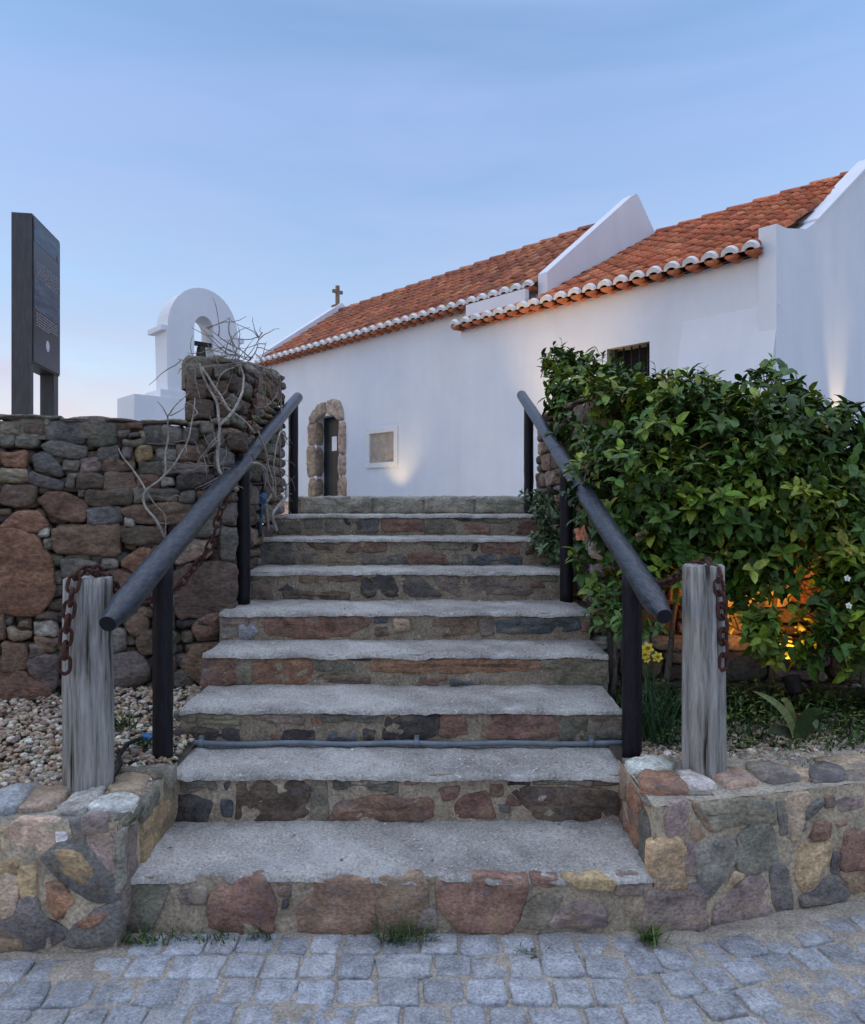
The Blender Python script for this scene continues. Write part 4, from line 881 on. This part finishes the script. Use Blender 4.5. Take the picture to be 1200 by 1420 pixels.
# ------------------------------------------------------------------ bell gable, left
BO = V3(-4.80,13.0,0); bu = cm; bd = -ce                   # along its face, into its depth
bell_root = tag(empty('bell_gable', BO+bu*.73+V3(0,0,tz)), 'white rounded bell gable with a narrow arched opening, behind the vine-wrapped pillar', 'bell tower')
mb = MB(); TH = bd*.50; n = 20
outer, inner = [], []
sp, tw, hw, hs = 4.66, .72, .19, 3.75
outer.append((0.03,3.5)); inner.append((tw-hw,hs)); outer.append((.0,sp)); inner.append((tw-hw,4.78))
for k in range(n+1):
    th = math.pi*(1-k/n)
    outer.append((tw+.70*math.cos(th)*(1 if True else 1), sp+.88*abs(math.sin(th))**.92)); inner.append((tw+hw*math.cos(th), 4.78+.24*math.sin(th)))
outer.append((1.46,sp)); inner.append((tw+hw,4.78)); outer.append((1.43,3.5)); inner.append((tw+hw,hs))
q = lambda p: BO+bu*p[0]+V3(0,0,p[1])
m_ = len(outer); vs = [q(p) for p in outer]+[q(p) for p in inner]+[q(p)+TH for p in outer]+[q(p)+TH for p in inner]
fs = []
for i in range(m_-1):
    fs += [(i,i+1,m_+i+1,m_+i), (2*m_+i+1,2*m_+i,3*m_+i,3*m_+i+1), (i+1,i,2*m_+i,2*m_+i+1), (m_+i,m_+i+1,3*m_+i+1,3*m_+i)]
fs.append((m_,2*m_-1,4*m_-1,3*m_))
mb.add(vs, [f[::-1] for f in fs], smooth=False)
mb.add([q((.03,3.5)),q((1.43,3.5)),q((tw+hw,hs)),q((tw-hw,hs))], [(0,1,2,3)], smooth=False)
mb.obox(BO, bu, bd, Z_, (-.12,1.6), (-.04,.64), (3.42,3.56)); mb.obox(BO, bu, bd, Z_, (-.59,2.1), (-.06,.75), (1.2,3.42))
for (a, b) in ((-.09,.03),(1.43,1.55)): mb.obox(BO, bu, bd, Z_, (a,b), (-.002,.62), (sp-.02,sp+.07))
mb.build('masonry', 'white', bell_root)
bell = MB(); bc = BO+bu*tw+bd*.12+V3(0,0,4.18)
prof = [(.0,.30),(.05,.30),(.075,.27),(.085,.16),(.10,.06),(.14,-.02),(.145,-.04),(.12,-.04)]
K = 16; vs = []
for (r, z) in prof: vs += [bc+V3(r*math.cos(2*math.pi*k/K), r*math.sin(2*math.pi*k/K), z) for k in range(K)]
bell.add(vs, [(j*K+k, j*K+(k+1)%K, (j+1)*K+(k+1)%K, (j+1)*K+k) for j in range(len(prof)-1) for k in range(K)])
bell.tube([bc+V3(0,0,.0), bc+V3(0,0,-.09)], [.01,.025], 8)
bo = bell.build('bell', 'bronze', bell_root)
bell = MB(); bell.obox(bc, bu, bd, Z_, (-.188,.188), (-.05,.05), (.30,.37)); bell.build('yoke', 'iron', bo)

# ------------------------------------------------------------------ plants
def leaf(mb, p, d, up, L, W, col, fold=.25, droop=.25, mat=0):
    d = d.normalized(); s = d.cross(up)
    if s.length < 1e-4: s = d.orthogonal()
    s.normalize(); n = s.cross(d)
    t1, t2, t3 = p+d*L*.42-n*droop*L*.06, p+d*L*.78-n*droop*L*.22, p+d*L-n*droop*L*.5
    vs = [p, t1, t2, t3, t1+s*W*.5+n*W*fold, t2+s*W*.33+n*W*fold*.7, t1-s*W*.5+n*W*fold, t2-s*W*.33+n*W*fold*.7, p+d*L*.16+s*W*.3+n*W*fold*.6, p+d*L*.16-s*W*.3+n*W*fold*.6]
    mb.add(vs, [(0,8,4,1),(1,4,5,2),(2,5,3),(0,1,6,9),(1,2,7,6),(2,3,7)], col, mat, True)
def shrub(name, label, blobs, n_tips, seed, L=(.034,.098), greens=None, stems=(), shoots=()):
    rk = random.Random(seed); mb = MB(); br = MB()
    greens = greens or [(.045,.095,.012),(.065,.135,.014),(.038,.075,.012),(.11,.19,.018),(.055,.12,.018),(.16,.235,.02),(.05,.10,.012),(.21,.27,.03)]
    base = blobs[0][0]; lo = min(b[0].z-b[1] for b in blobs)
    root = tag(empty(name, V3(base.x,base.y,.42)), label, 'shrub')
    vol = [b[1]**2 for b in blobs]; tot = sum(vol)
    for b, v in zip(blobs, vol):
        c, r = b[0], b[1]; flat = b[2] if len(b) > 2 else 1.0
        for _ in range(int(n_tips*v/tot)):
            dv = Vector((rk.gauss(0,1), rk.gauss(0,1)-.35, rk.gauss(0,1)*.9+.15)).normalized()
            f = rk.random()**.35
            f *= 1+.42*noise.noise(dv*2.1+c*3)
            p = c+Vector((dv.x*r, dv.y*r*flat, dv.z*r))*f
            if p.z < .42: continue
            tw = (dv*.7+Vector((rk.uniform(-.6,.6), rk.uniform(-.6,.6), rk.uniform(0,.7)))).normalized()
            sg = noise.noise(p*3.1+Vector((seed,0,0)))
            gcol = greens[min(len(greens)-1, int((sg*.9+.5)*len(greens)))] if rk.random() < .6 else rk.choice(greens)
            gcol = rk.choice(((.30,.26,.04),(.22,.14,.05),(.26,.30,.05))) if rk.random() < .03 else gcol
            k = rk.randint(4,9); tl = rk.uniform(.04,.10)
            br.tube([p-tw*.06, p+tw*tl], [.0035,.0018], 4, (.07,.08,.035))
            for i in range(k):
                a = i*2.4+rk.uniform(-.4,.4); t = tl*(i+1)/k
                side = tw.orthogonal().normalized(); side = Matrix.Rotation(a,3,tw) @ side
                d = (side*rk.uniform(.7,1.1)+tw*rk.uniform(.25,.8)).normalized()
                sz = rk.uniform(*L)
                leaf(mb, p+tw*t, d, (tw+Vector((0,0,.8))).normalized(), sz, sz*rk.uniform(.45,.62), jit(gcol,.25,rk), rk.uniform(.05,.22), rk.uniform(.1,.9))
    for (px, py, d) in shoots:
        tip = at(px, py, d); p = tip-Vector((rk.uniform(-.04,.04), rk.uniform(-.03,.03), rk.uniform(.14,.24)))
        br.tube([p, p.lerp(tip,.5)+Vector((rk.uniform(-.01,.01),0,0)), tip], [.004,.003,.0015], 5, (.08,.10,.04))
        gcol = rk.choice(greens)
        for i in range(rk.randint(9,14)):
            t = rk.uniform(.25,1); a = i*2.4; dd = Vector((math.cos(a), math.sin(a), rk.uniform(.2,1.0)+t*.5)); sz = rk.uniform(.035,.07)*(1.25-.5*t)
            leaf(mb, p.lerp(tip,t), dd, Z_, sz, sz*.5, jit(gcol,.25,rk), .15, .5)
    for (a, b) in stems:
        n = 8; pts = [a.lerp(b,i/n)+Vector((noise.noise(Vector((i*.5,seed,0))),noise.noise(Vector((0,i*.5,seed))),0))*.06 for i in range(n+1)]
        br.tube(pts, [.018-.0015*i for i in range(n+1)], 7, (.12,.10,.08))
    mb.build('foliage', 'leaf', root); br.build('branches', 'twig', root)
    return root
def bl(px, py, d, r, flat=1.0): return (at(px,py,d), r, flat)
back = shrub('leafy_shrub', 'dark glossy shrub spilling over the stone wall end beside the top of the right handrail',
   [bl(812,560,5.2,.24),bl(781,520,5.5,.12),bl(770,507,5.6,.09),bl(853,568,4.9,.24),bl(838,560,4.25,.12),bl(828,600,4.3,.11),bl(832,640,4.2,.11),bl(818,790,4.25,.08),bl(838,820,4.1,.08),bl(838,610,4.8,.21),bl(862,655,4.6,.24),bl(872,556,4.8,.14),bl(815,522,5.3,.09),bl(900,590,4.6,.24),bl(785,570,5.6,.10),bl(850,705,4.5,.16),bl(803,600,5.0,.13),bl(792,560,5.2,.13),bl(812,645,4.8,.11),bl(825,685,4.6,.11),bl(835,725,4.35,.11),bl(822,745,4.45,.07),bl(842,775,4.2,.09)], 980, 51,
   stems=[(V3(1.0,4.0,.45),at(830,600,4.6)),(V3(1.05,3.95,.45),at(860,560,4.6))],
   shoots=[(756,490,5.5),(768,476,5.5),(779,472,5.5),(792,482,5.4),(806,490,5.3),(822,487,5.2),(836,492,5.1),(850,494,5.0),(862,505,4.8),(880,512,4.7),(893,508,4.6)])
front = shrub('leafy_shrub', 'big glossy green shrub filling the bed behind the weathered post on the right',
   [bl(985,650,4.0,.40),bl(925,630,4.1,.40),bl(905,610,4.2,.26),bl(965,600,4.2,.24),bl(885,690,3.95,.34),bl(960,720,3.8,.36),bl(1045,700,3.8,.36),bl(1060,630,4.1,.30),bl(1062,552,4.2,.15),bl(985,555,4.2,.09),bl(1120,640,4.0,.34),bl(1110,600,4.1,.17),
    bl(1185,665,4.0,.30),bl(1260,680,4.0,.36),bl(1130,715,3.8,.22),bl(905,770,3.75,.20),bl(1030,800,3.65,.14),bl(955,570,4.2,.13),bl(1010,770,3.7,.2),bl(885,640,4.3,.22),bl(920,570,4.4,.12)], 2900, 52,
   stems=[(V3(1.2,3.75,.45),at(960,680,3.95)),(V3(1.35,3.7,.45),at(1010,640,4.0)),(V3(1.75,3.75,.45),at(1090,650,4.0)),(V3(2.0,3.8,.45),at(1160,680,4.0))],
   shoots=[(908,505,4.4),(921,512,4.4),(940,520,4.3),(957,516,4.2),(976,510,4.2),(992,528,4.2),(1008,545,4.1),(1040,540,4.2),(1052,526,4.2),(1063,519,4.2),(1075,528,4.2),(1090,545,4.1),(1108,548,4.1),(1125,560,4.1),(1146,572,4.0),(1166,582,4.0),(1185,592,4.0),(1198,602,4.0),(930,540,4.0),(1020,560,4.0)])
low_ = shrub('leafy_shrub', 'small pale-leaved shrub growing out beside the sixth and seventh steps on the right', [bl(762,735,5.0,.12),bl(748,700,5.2,.09),bl(768,765,4.8,.10)], 60, 53, (.04,.065),
   greens=[(.09,.14,.05),(.06,.11,.04),(.11,.16,.08)], stems=[(V3(.88,4.95,1.1), at(755,720,5.05))])
side = shrub('leafy_shrub', 'straggling green shrub at the right edge, leaning over the orange-lit garden wall', [bl(1195,800,3.6,.17),bl(1195,880,3.5,.15),bl(1240,840,3.6,.24),bl(1170,745,3.65,.14),bl(1045,870,3.5,.09),bl(1150,905,3.4,.08),bl(1120,818,3.6,.07),bl(1135,865,3.5,.07),bl(1062,900,3.5,.06)], 520, 54,
   stems=[(V3(2.1,3.5,.43), at(1190,800,3.6))])
sprig = shrub('leafy_shrub', 'low light-green sprig under the right handrail between its lower posts', [bl(853,840,3.75,.08),bl(848,865,3.7,.06),bl(880,870,3.4,.06)], 40, 55, (.04,.07), greens=[(.10,.19,.04),(.08,.15,.035)], stems=[(V3(.93,3.7,.45), at(853,845,3.75))])
# hibiscus flowers as parts of the shrubs
def bloom(root, p, d, r, col, cen):
    mb = MB(); d = d.normalized(); a = d.orthogonal().normalized()
    for i in range(5):
        ax = Matrix.Rotation(i*2*math.pi/5,3,d) @ a
        leaf(mb, p, (ax+d*.55), d, r, r*.95, jit(col,.1), -.10, .7)
    mb.tube([p, p+d*r*.7], [.005,.003], 6, cen)
    mb.build('flower', 'petal', root)
bloom(back, at(808,740,4.08), V3(-.2,-1,.15), .05, (.75,.30,.17), (.8,.6,.2)); bloom(front, at(889,743,3.62), V3(.1,-1,-.5), .035, (.62,.36,.26), (.7,.5,.3))
bloom(side, at(1175,802,3.38), V3(0,-1,.2), .016, (.75,.75,.72), (.7,.7,.3)); bloom(side, at(1177,840,3.36), V3(0,-1,.2), .016, (.75,.75,.72), (.7,.7,.3))
# grass, ground cover, tufts
def blade(mb, p, d, L, W, col, bend=.5, n=4):
    d = d.normalized(); h = Vector((d.x,d.y,0)); h = h.normalized() if h.length > 1e-4 else X_
    s = h.cross(Z_).normalized(); pts = []
    for i in range(n+1):
        t = i/n; pts.append(p+d*L*t+h*bend*L*t*t*.5-Z_*bend*L*t*t*.28)
    vs = []
    for i, q_ in enumerate(pts):
        w = W*(1-(i/n)**1.6)*.5+.0004; vs += [q_-s*w, q_+s*w]
    mb.add(vs, [(2*i,2*i+1,2*i+3,2*i+2) for i in range(n)], col, 0, True)
GR = [(.05,.10,.02),(.07,.13,.03),(.10,.15,.04),(.04,.08,.02)]
def tuft(c, rx, n, L, label, seed, ry=.03, cols=GR, W=.005):
    mb = MB(); rk = random.Random(seed)
    for _ in range(n):
        p = c+Vector((rk.gauss(0,rx*.5), rk.gauss(0,ry*.5), 0))
        blade(mb, p, Vector((rk.uniform(-.7,.7), rk.uniform(-.8,.4), rk.uniform(.6,1.3))), rk.uniform(*L), W*rk.uniform(.6,1.2), jit(rk.choice(cols),.2,rk), rk.uniform(.2,1.0))
    o = mb.build('grass_tuft', 'blade', None, c); tag(o, label, 'grass', 'grass tufts in the joint below the bottom step'); return o
tuft(V3(-.97,2.40,0), .10, 70, (.02,.06), 'dark green tuft in the corner where the left low wall meets the bottom step', 61)
tuft(V3(-.80,2.42,0), .16, 70, (.02,.05), 'spreading low tuft below the left end of the bottom riser', 65)
tuft(V3(-.57,2.425,0), .06, 26, (.02,.07), 'small sparse tuft under the reddish stone at the left of the bottom riser', 62)
tuft(V3(-.10,2.415,0), .11, 110, (.03,.10), 'largest grass tuft, at the middle of the bottom riser beside the big rust stone', 63)
tuft(V3(.725,2.41,0), .035, 70, (.03,.085), 'upright tuft in the corner below the right low wall', 64)
tuft(V3(.32,2.35,0), .04, 30, (.01,.025), 'tiny green tuft between setts in front of the big rust stone', 66)
tuft(at(170,1010,3.0)*1, .06, 50, (.06,.16), 'arching green tuft in the gravel right of the left weathered post', 67, .05, W=.007)
tuft(V3(-1.24,3.12,.42), .07, 60, (.03,.08), 'green tuft at the foot of the left handrail beside the blue fitting', 68, .06)
mb = MB(); rk = random.Random(71)
for _ in range(3800):
    x = rk.uniform(.92,3.0); y = 3.02+.75*rk.random()
    if noise.noise(Vector((x*2.2,y*2.2,3))) < -.28 and y < 3.2: continue
    h = (.05+.10*max(0,min(1,(y-3.0)/.5)))*rk.uniform(.5,1.3)
    blade(mb, V3(x,y,bedz(x,y)-.02), Vector((rk.uniform(-.5,.5),rk.uniform(-.7,.3),1)), h, rk.uniform(.006,.014), jit(rk.choice(GR+[(.03,.07,.03)]),.25,rk), rk.uniform(.2,.9), 3)
for _ in range(2600):
    x = rk.uniform(.92,3.0); y = 3.05+.7*rk.random(); z = bedz(x,y)+rk.uniform(0,.13)*min(1,(y-2.95)/.4)
    leaf(mb, V3(x,y,z), Vector((rk.uniform(-1,1),rk.uniform(-1,.3),rk.uniform(0,.6))), Z_, rk.uniform(.02,.045), rk.uniform(.012,.022), jit(rk.choice(GR+[(.13,.17,.04)]),.25,rk))
o = mb.build('ground_cover', 'blade', None, V3(1.8,3.3,.45)); tag(o, 'low mixed green ground cover under the shrubs on the right', 'ground cover', kind='stuff')
mb = MB()
for _ in range(420):
    x, y = (rk.uniform(.95,1.6), rk.uniform(2.80,3.0)) if rk.random() < .7 else (rk.uniform(-2.2,-1.1), rk.uniform(2.75,3.4))
    if noise.noise(Vector((x*4,y*4,8))) < 0: continue
    blade(mb, V3(x,y,bedz(x,y)-.01), Vector((rk.uniform(-.6,.6),rk.uniform(-.6,.3),1)), rk.uniform(.02,.06), .004, jit(rk.choice(GR),.25,rk), rk.uniform(.2,.8), 3)
o = mb.build('sparse_grass', 'blade', None, V3(1.3,2.8,.43)); tag(o, 'thin grass coming up through the gravel', 'grass', kind='stuff')
# daffodils
root = tag(empty('daffodil_clump', V3(.97,3.18,.42)), 'clump of yellow daffodils with thin dark leaves between the right handrail and weathered post', 'flowers')
mb = MB()
for _ in range(60): blade(mb, V3(.97+rk.gauss(0,.04),3.18+rk.gauss(0,.04),.42), Vector((rk.uniform(-.35,.35),rk.uniform(-.4,.2),1)), rk.uniform(.22,.40), .010, jit((.035,.085,.035),.2,rk), rk.uniform(.1,.6), 5)
lv = mb.build('leaves', 'blade', root)
for (px, py, s) in ((898,899,1.0),(912,911,.85),(893,908,.8),(897,914,.6)):
    p = at(px,py,3.14); mb = MB(); d = V3(rk.uniform(-.3,.3),-1,.15).normalized(); a = d.orthogonal().normalized()
    for i in range(6): leaf(mb, p, (Matrix.Rotation(i*math.pi/3,3,d) @ a)+d*.1, d,   .030*s, .021*s, jit((.85,.74,.10),.08,rk), .1, .2)
    mb.tube([p, p+d*.016*s, p+d*.020*s], [.005*s,.008*s,.010*s], 10, (.75,.50,.05), cap=False)
    mb.tube([V3(.97+rk.gauss(0,.02),3.18,.44), (p+V3(.97,3.18,.44))*.5+V3(0,.02,.06), p-d*.006+V3(0,.008,0)], .0025, 5, (.05,.11,.04))
    mb.build('flower', 'petal', root)
# strap-leaved plant
root = tag(empty('strap_leaf_plant', at(1108,1015,2.95)), 'strap-leaved plant with one pale arching leaf, in gravel above the right low wall', 'plant')
def strap(pts, W, col):
    mb = MB(); pts = [at(*p) for p in pts]; n = 10; vs = []
    def bz(t):
        ps = pts[:]
        while len(ps) > 1: ps = [ps[i].lerp(ps[i+1],t) for i in range(len(ps)-1)]
        return ps[0]
    for i in range(n+1):
        t = i/n; p = bz(t); q_ = bz(min(1,t+.02))-bz(max(0,t-.02)); s = q_.cross(V3(0,-1,.3)).normalized()
        w = W*(math.sin(math.pi*min(1,.25+t*.75))**.7)*.5; vs += [p-s*w, p+V3(0,.010,0)*(w/W), p+s*w]
    mb.add(vs, [(3*i+j,3*i+j+1,3*i+4+j,3*i+3+j) for i in range(n) for j in range(2)], col, 0, True); mb.build('leaf', 'leaf', root)
strap([(1103,1022,2.96),(1095,985,2.9),(1075,970,2.85),(1044,958,2.8)], .032, (.20,.24,.09))
strap([(1105,1022,2.96),(1098,980,2.95),(1090,965,2.95),(1083,972,2.9)], .035, (.16,.19,.06))
strap([(1108,1024,2.96),(1115,990,2.92),(1128,985,2.9),(1142,988,2.86)], .06, (.035,.07,.02))
strap([(1110,1024,2.98),(1122,1000,2.95),(1130,990,2.95),(1132,1012,2.9)], .055, (.05,.08,.02))
strap([(1103,1024,2.98),(1090,1010,2.95),(1075,1008,2.92),(1064,1018,2.9)], .04, (.03,.045,.02))
strap([(1108,1022,2.99),(1108,990,3.0),(1106,985,3.0),(1110,992,2.98)], .03, (.20,.06,.02))
# bare vines
def vine(name, label, base, paths, seed, twigs=0, tw_len=(.1,.35)):
    mb = MB(); rk = random.Random(seed); root_ps = []
    for (pts, r0, r1, col) in paths:
        ps = [Vector(p) for p in pts]; dn = []
        for i in range(len(ps)-1):
            p0, p1, p2, p3 = ps[max(i-1,0)], ps[i], ps[i+1], ps[min(i+2,len(ps)-1)]
            for k in range(6):
                t = k/6; dn.append(.5*((2*p1)+(p2-p0)*t+(2*p0-5*p1+4*p2-p3)*t*t+(3*p1-p0-3*p2+p3)*t**3))
        dn.append(ps[-1])
        dn = [q_+Vector((noise.noise(q_*9),noise.noise(q_*9+Vector((5,0,0))),noise.noise(q_*9+Vector((0,5,0)))))*.012 for q_ in dn]
        m = len(dn); mb.tube(dn, [(r0+(r1-r0)*i/(m-1))*.78*(1+.18*noise.noise(dn[i]*25)) for i in range(m)], 7, jit(col,.15,rk)); root_ps += dn[2:]
    for _ in range(twigs):
        p = rk.choice(root_ps); d = Vector((rk.uniform(-1,1), rk.uniform(-.8,.3), rk.uniform(-.8,.8))).normalized(); L = rk.uniform(*tw_len)
        pts = [p]; 
        for i in range(5):
            d = (d+Vector((rk.uniform(-.4,.4),rk.uniform(-.25,.2),rk.uniform(-.4,.4)))).normalized(); pts.append(pts[-1]+d*L/5)
        mb.tube(pts, [.0034,.003,.0026,.0022,.0018,.0012], 5, jit((.30,.26,.22),.25,rk))
    o = mb.build(name, 'twig', None, base); tag(o, label, 'vine')
gcl = (.38,.34,.29); gc2 = (.29,.25,.21)
VD = 3.93
vine('bare_vine', 'thin leafless vine branching in a fork up the face of the dry stone wall', at(220,742,VD),
  [([at(228,745,3.98),at(220,725,VD),at(202,700,VD),at(204,680,VD),at(226,662,VD),at(229,640,VD),at(232,605,VD),at(232,577,VD-.05)], .010,.006, gcl),
   ([at(232,577,VD-.05),at(226,565,VD-.08),at(218,556,VD-.1)], .005,.002, gc2), ([at(232,577,VD-.05),at(245,563,VD-.1),at(256,552,VD-.1),at(262,545,VD-.1)], .005,.002, gc2),([at(236,576,VD-.05),at(250,570,VD-.1),at(264,562,VD-.1)], .004,.002, gc2),
   ([at(226,662,VD),at(250,632,VD),at(262,606,VD),at(266,580,VD),at(268,552,VD)], .008,.004, gcl),
   ([at(202,680,VD),at(188,655,VD),at(172,634,VD),at(163,620,VD)], .007,.004, gcl), ([at(204,680,VD),at(215,700,VD),at(229,715,VD),at(230,742,VD)], .006,.004, gc2),
   ([at(235,705,VD),at(232,695,VD),at(243,685,VD),at(250,688,VD)], .003,.002, gc2)], 81, 8, (.06,.16))
mp = [([at(330,680,4.02),at(308,655,4.02),at(302,640,4.03),at(303,610,4.04),at(306,590,4.04),at(300,560,4.04),at(288,535,4.04),at(280,515,4.0),at(278,503,4.0)], .014,.008, gcl),
   ([at(306,590,4.04),at(330,560,4.08),at(338,530,4.15),at(334,505,4.2)], .012,.006, gcl), ([at(280,508,4.0),at(300,540,4.04),at(318,565,4.05),at(340,585,4.2),at(352,600,4.3)], .009,.006, gcl),
   ([at(302,612,4.03),at(285,628,4.0),at(275,640,4.0),at(268,655,4.0)], .008,.004, gc2), ([at(345,640,4.3),at(366,648,4.6),at(372,668,4.7),at(382,690,4.9)], .012,.010, gcl),
   ([at(385,735,5.1),at(378,712,5.0),at(396,690,5.3),at(398,672,5.4)], .016,.012, (.45,.42,.38)), ([at(372,735,4.95),at(370,700,4.85),at(378,680,4.9),at(372,640,4.75),at(360,600,4.5)], .014,.008, gcl),
   ([at(336,505,4.2),at(322,508,4.15),at(310,515,4.1),at(297,545,4.05)], .008,.004, gcl), ([at(345,502,4.25),at(362,512,4.5),at(380,522,4.8),at(385,540,4.9),at(375,558,4.8),at(365,565,4.6)], .008,.004, gc2),
   ([at(350,497,4.3),at(340,490,4.2),at(325,480,4.1),at(310,470,4.05),at(296,460,4.0),at(287,455,4.0)], .005,.002, gc2), ([at(348,497,4.3),at(330,492,4.2),at(312,482,4.1),at(292,463,4.0)], .004,.002, gc2), ([at(346,500,4.3),at(325,492,4.15),at(300,487,4.05),at(285,484,4.0)], .004,.002, gc2),
   ([at(346,500,4.3),at(354,488,4.3),at(358,475,4.3),at(359,466,4.3)], .005,.002, gc2), ([at(360,500,4.5),at(366,486,4.5),at(370,474,4.5)], .004,.002, gc2), ([at(280,505,4.0),at(268,502,3.98),at(258,500,3.96),at(247,499,3.95)], .004,.002, gc2),
   ([at(400,610,5.3),at(388,600,5.1),at(380,640,4.95),at(383,690,5.0)], .007,.006, gcl), ([at(262,512,4.0),at(300,507,4.05),at(340,503,4.15),at(385,515,4.9)], .006,.005, gc2), ([at(386,520,5.2),at(390,560,5.4),at(388,620,5.3),at(392,680,5.5)], .010,.008, gc2)]
vine('bare_vine', 'dense tangle of leafless grey vine smothering the taller pillar left of the handrail', at(340,690,4.1), mp, 82, 105, (.07,.26))
# ------------------------------------------------------------------ lamps that are lit in the picture
def lamp_fixture(p, aim, power, col, label, spot=rad(70), blend=.8, size=.04):
    root = tag(empty('ground_spotlight', p), label, 'lamp', 'warm ground spotlights')
    a = aim.normalized(); mb = MB()
    mb.tube([p-a*.10, p-a*.02, p-a*.015], [.03,.042,.046], 14, cap=True); mb.tube([p-a*.10, V3(p.x,p.y,p.z-.16)], .01, 6)
    mb.build('housing', 'iron', root)
    L = bpy.data.lights.new('spot_beam', 'SPOT'); L.energy = power; L.color = col; L.spot_size = spot; L.spot_blend = blend; L.shadow_soft_size = size
    lo = bpy.data.objects.new('spot_beam', L); COL.objects.link(lo); lo.parent = root
    lo.location = (0,0,0); lo.rotation_euler = a.to_track_quat('-Z','Y').to_euler()
    return lo
WARM = (1.0,.72,.36)
lamp_fixture(C(2.50,-.55,1.50), (cm*.42+Z_*1.0), 19, WARM, 'small warm spotlight at the foot of the chapel wall below the plaque', rad(84), 1.0, .09)
lamp_fixture(C(6.6,-1.50,1.52), (cm*.30+Z_*1.0), 62, (1.0,.66,.30), 'small warm spotlight behind the shrub lighting the chancel eave', rad(66), 1.0)
lamp_fixture(C(9.80,1.55,1.9), (-ce*.10+Z_*1.0), 48, WARM, 'small warm spotlight at the foot of the near gable wall', rad(40), .9)
lamp_fixture(at(1096,935,3.5), V3(.0,.50,.80), 11, (1.0,.33,.04), 'small orange spotlight among plants in front of the right retaining wall', rad(130), .7)

# ------------------------------------------------------------------ light, sky, camera
SUN_AZ, SUN_EL = rad(-94), rad(7.0)          # azimuth from +Y, clockwise positive; setting on the left
sdir = V3(math.sin(SUN_AZ)*math.cos(SUN_EL), math.cos(SUN_AZ)*math.cos(SUN_EL), math.sin(SUN_EL))
sun = bpy.data.lights.new('sun', 'SUN'); sun.energy = .07; sun.angle = rad(25); sun.color = (1.0,.80,.55)
so_ = bpy.data.objects.new('sun', sun); COL.objects.link(so_); so_.location = sdir*50; so_.rotation_euler = (-sdir).to_track_quat('-Z','Y').to_euler()
w = bpy.data.worlds.new('World'); scene.world = w; w.use_nodes = True; nt = w.node_tree
bg = nt.nodes['Background']; bg.inputs['Strength'].default_value = .15
sky = nt.nodes.new('ShaderNodeTexSky'); sky.sky_type = 'NISHITA'; sky.sun_disc = False
sky.sun_elevation = SUN_EL; sky.sun_rotation = SUN_AZ; sky.altitude = 0; sky.air_density = 1.0; sky.dust_density = .6; sky.ozone_density = 2.5
tc = nd(nt, 'ShaderNodeTexCoord'); mpn = nd(nt, 'ShaderNodeMapping'); mpn.inputs['Scale'].default_value = (1.2,1.2,7)
nt.links.new(tc.outputs['Generated'], mpn.inputs['Vector'])
cn_ = noise_node(nt, 1.6, 6, .55, mpn.outputs['Vector'], .4)
sx_ = nd(nt, 'ShaderNodeSeparateXYZ'); nt.links.new(tc.outputs['Generated'], sx_.inputs[0])
veil = ramp(nt, sx_.outputs['Z'], [(0.0, (2.02,1.50,1.42)), (.12, (1.80,1.50,1.70)), (.24, (1.20,1.46,2.02)), (.42, (.97,1.27,2.08)), (.56, (.95,1.29,2.20)), (.70, (2.0,2.3,3.2)), (1.0, (3.9,4.3,5.4))])      # thin high cloud: peach low down, blue-white above; unseen zenith made brighter to light the ground
vm = ramp(nt, sx_.outputs['Z'], [(0.0, g(.97)), (.15, g(.85)), (.35, g(.66)), (.56, g(.5)), (.8, g(.9))])
cr = ramp(nt, cn_.outputs['Fac'], [(.32, g(.62)), (.68, g(1.25))])
fm = nd(nt, 'ShaderNodeMath', operation='MULTIPLY', use_clamp=True); nt.links.new(vm.outputs['Color'], fm.inputs[0]); nt.links.new(cr.outputs['Color'], fm.inputs[1])
mixn = mixc(nt, sky.outputs['Color'], veil.outputs['Color'], fm.outputs[0])
nt.links.new(mixn, bg.inputs['Color'])
cam = bpy.data.cameras.new('Camera'); co = bpy.data.objects.new('Camera', cam); COL.objects.link(co)
co.location = (0,0,CH); co.rotation_euler = (rad(90),0,0)
cam.sensor_fit = 'VERTICAL'; cam.sensor_height = 36; cam.lens = 36*F/1420; cam.shift_y = -(710-HY)/1420; cam.clip_end = 2000; cam.clip_start = .05
scene.camera = co
vs_ = scene.view_settings; vs_.view_transform = 'Standard'; vs_.look = 'None'; vs_.gamma = 1; vs_.exposure = 1.54
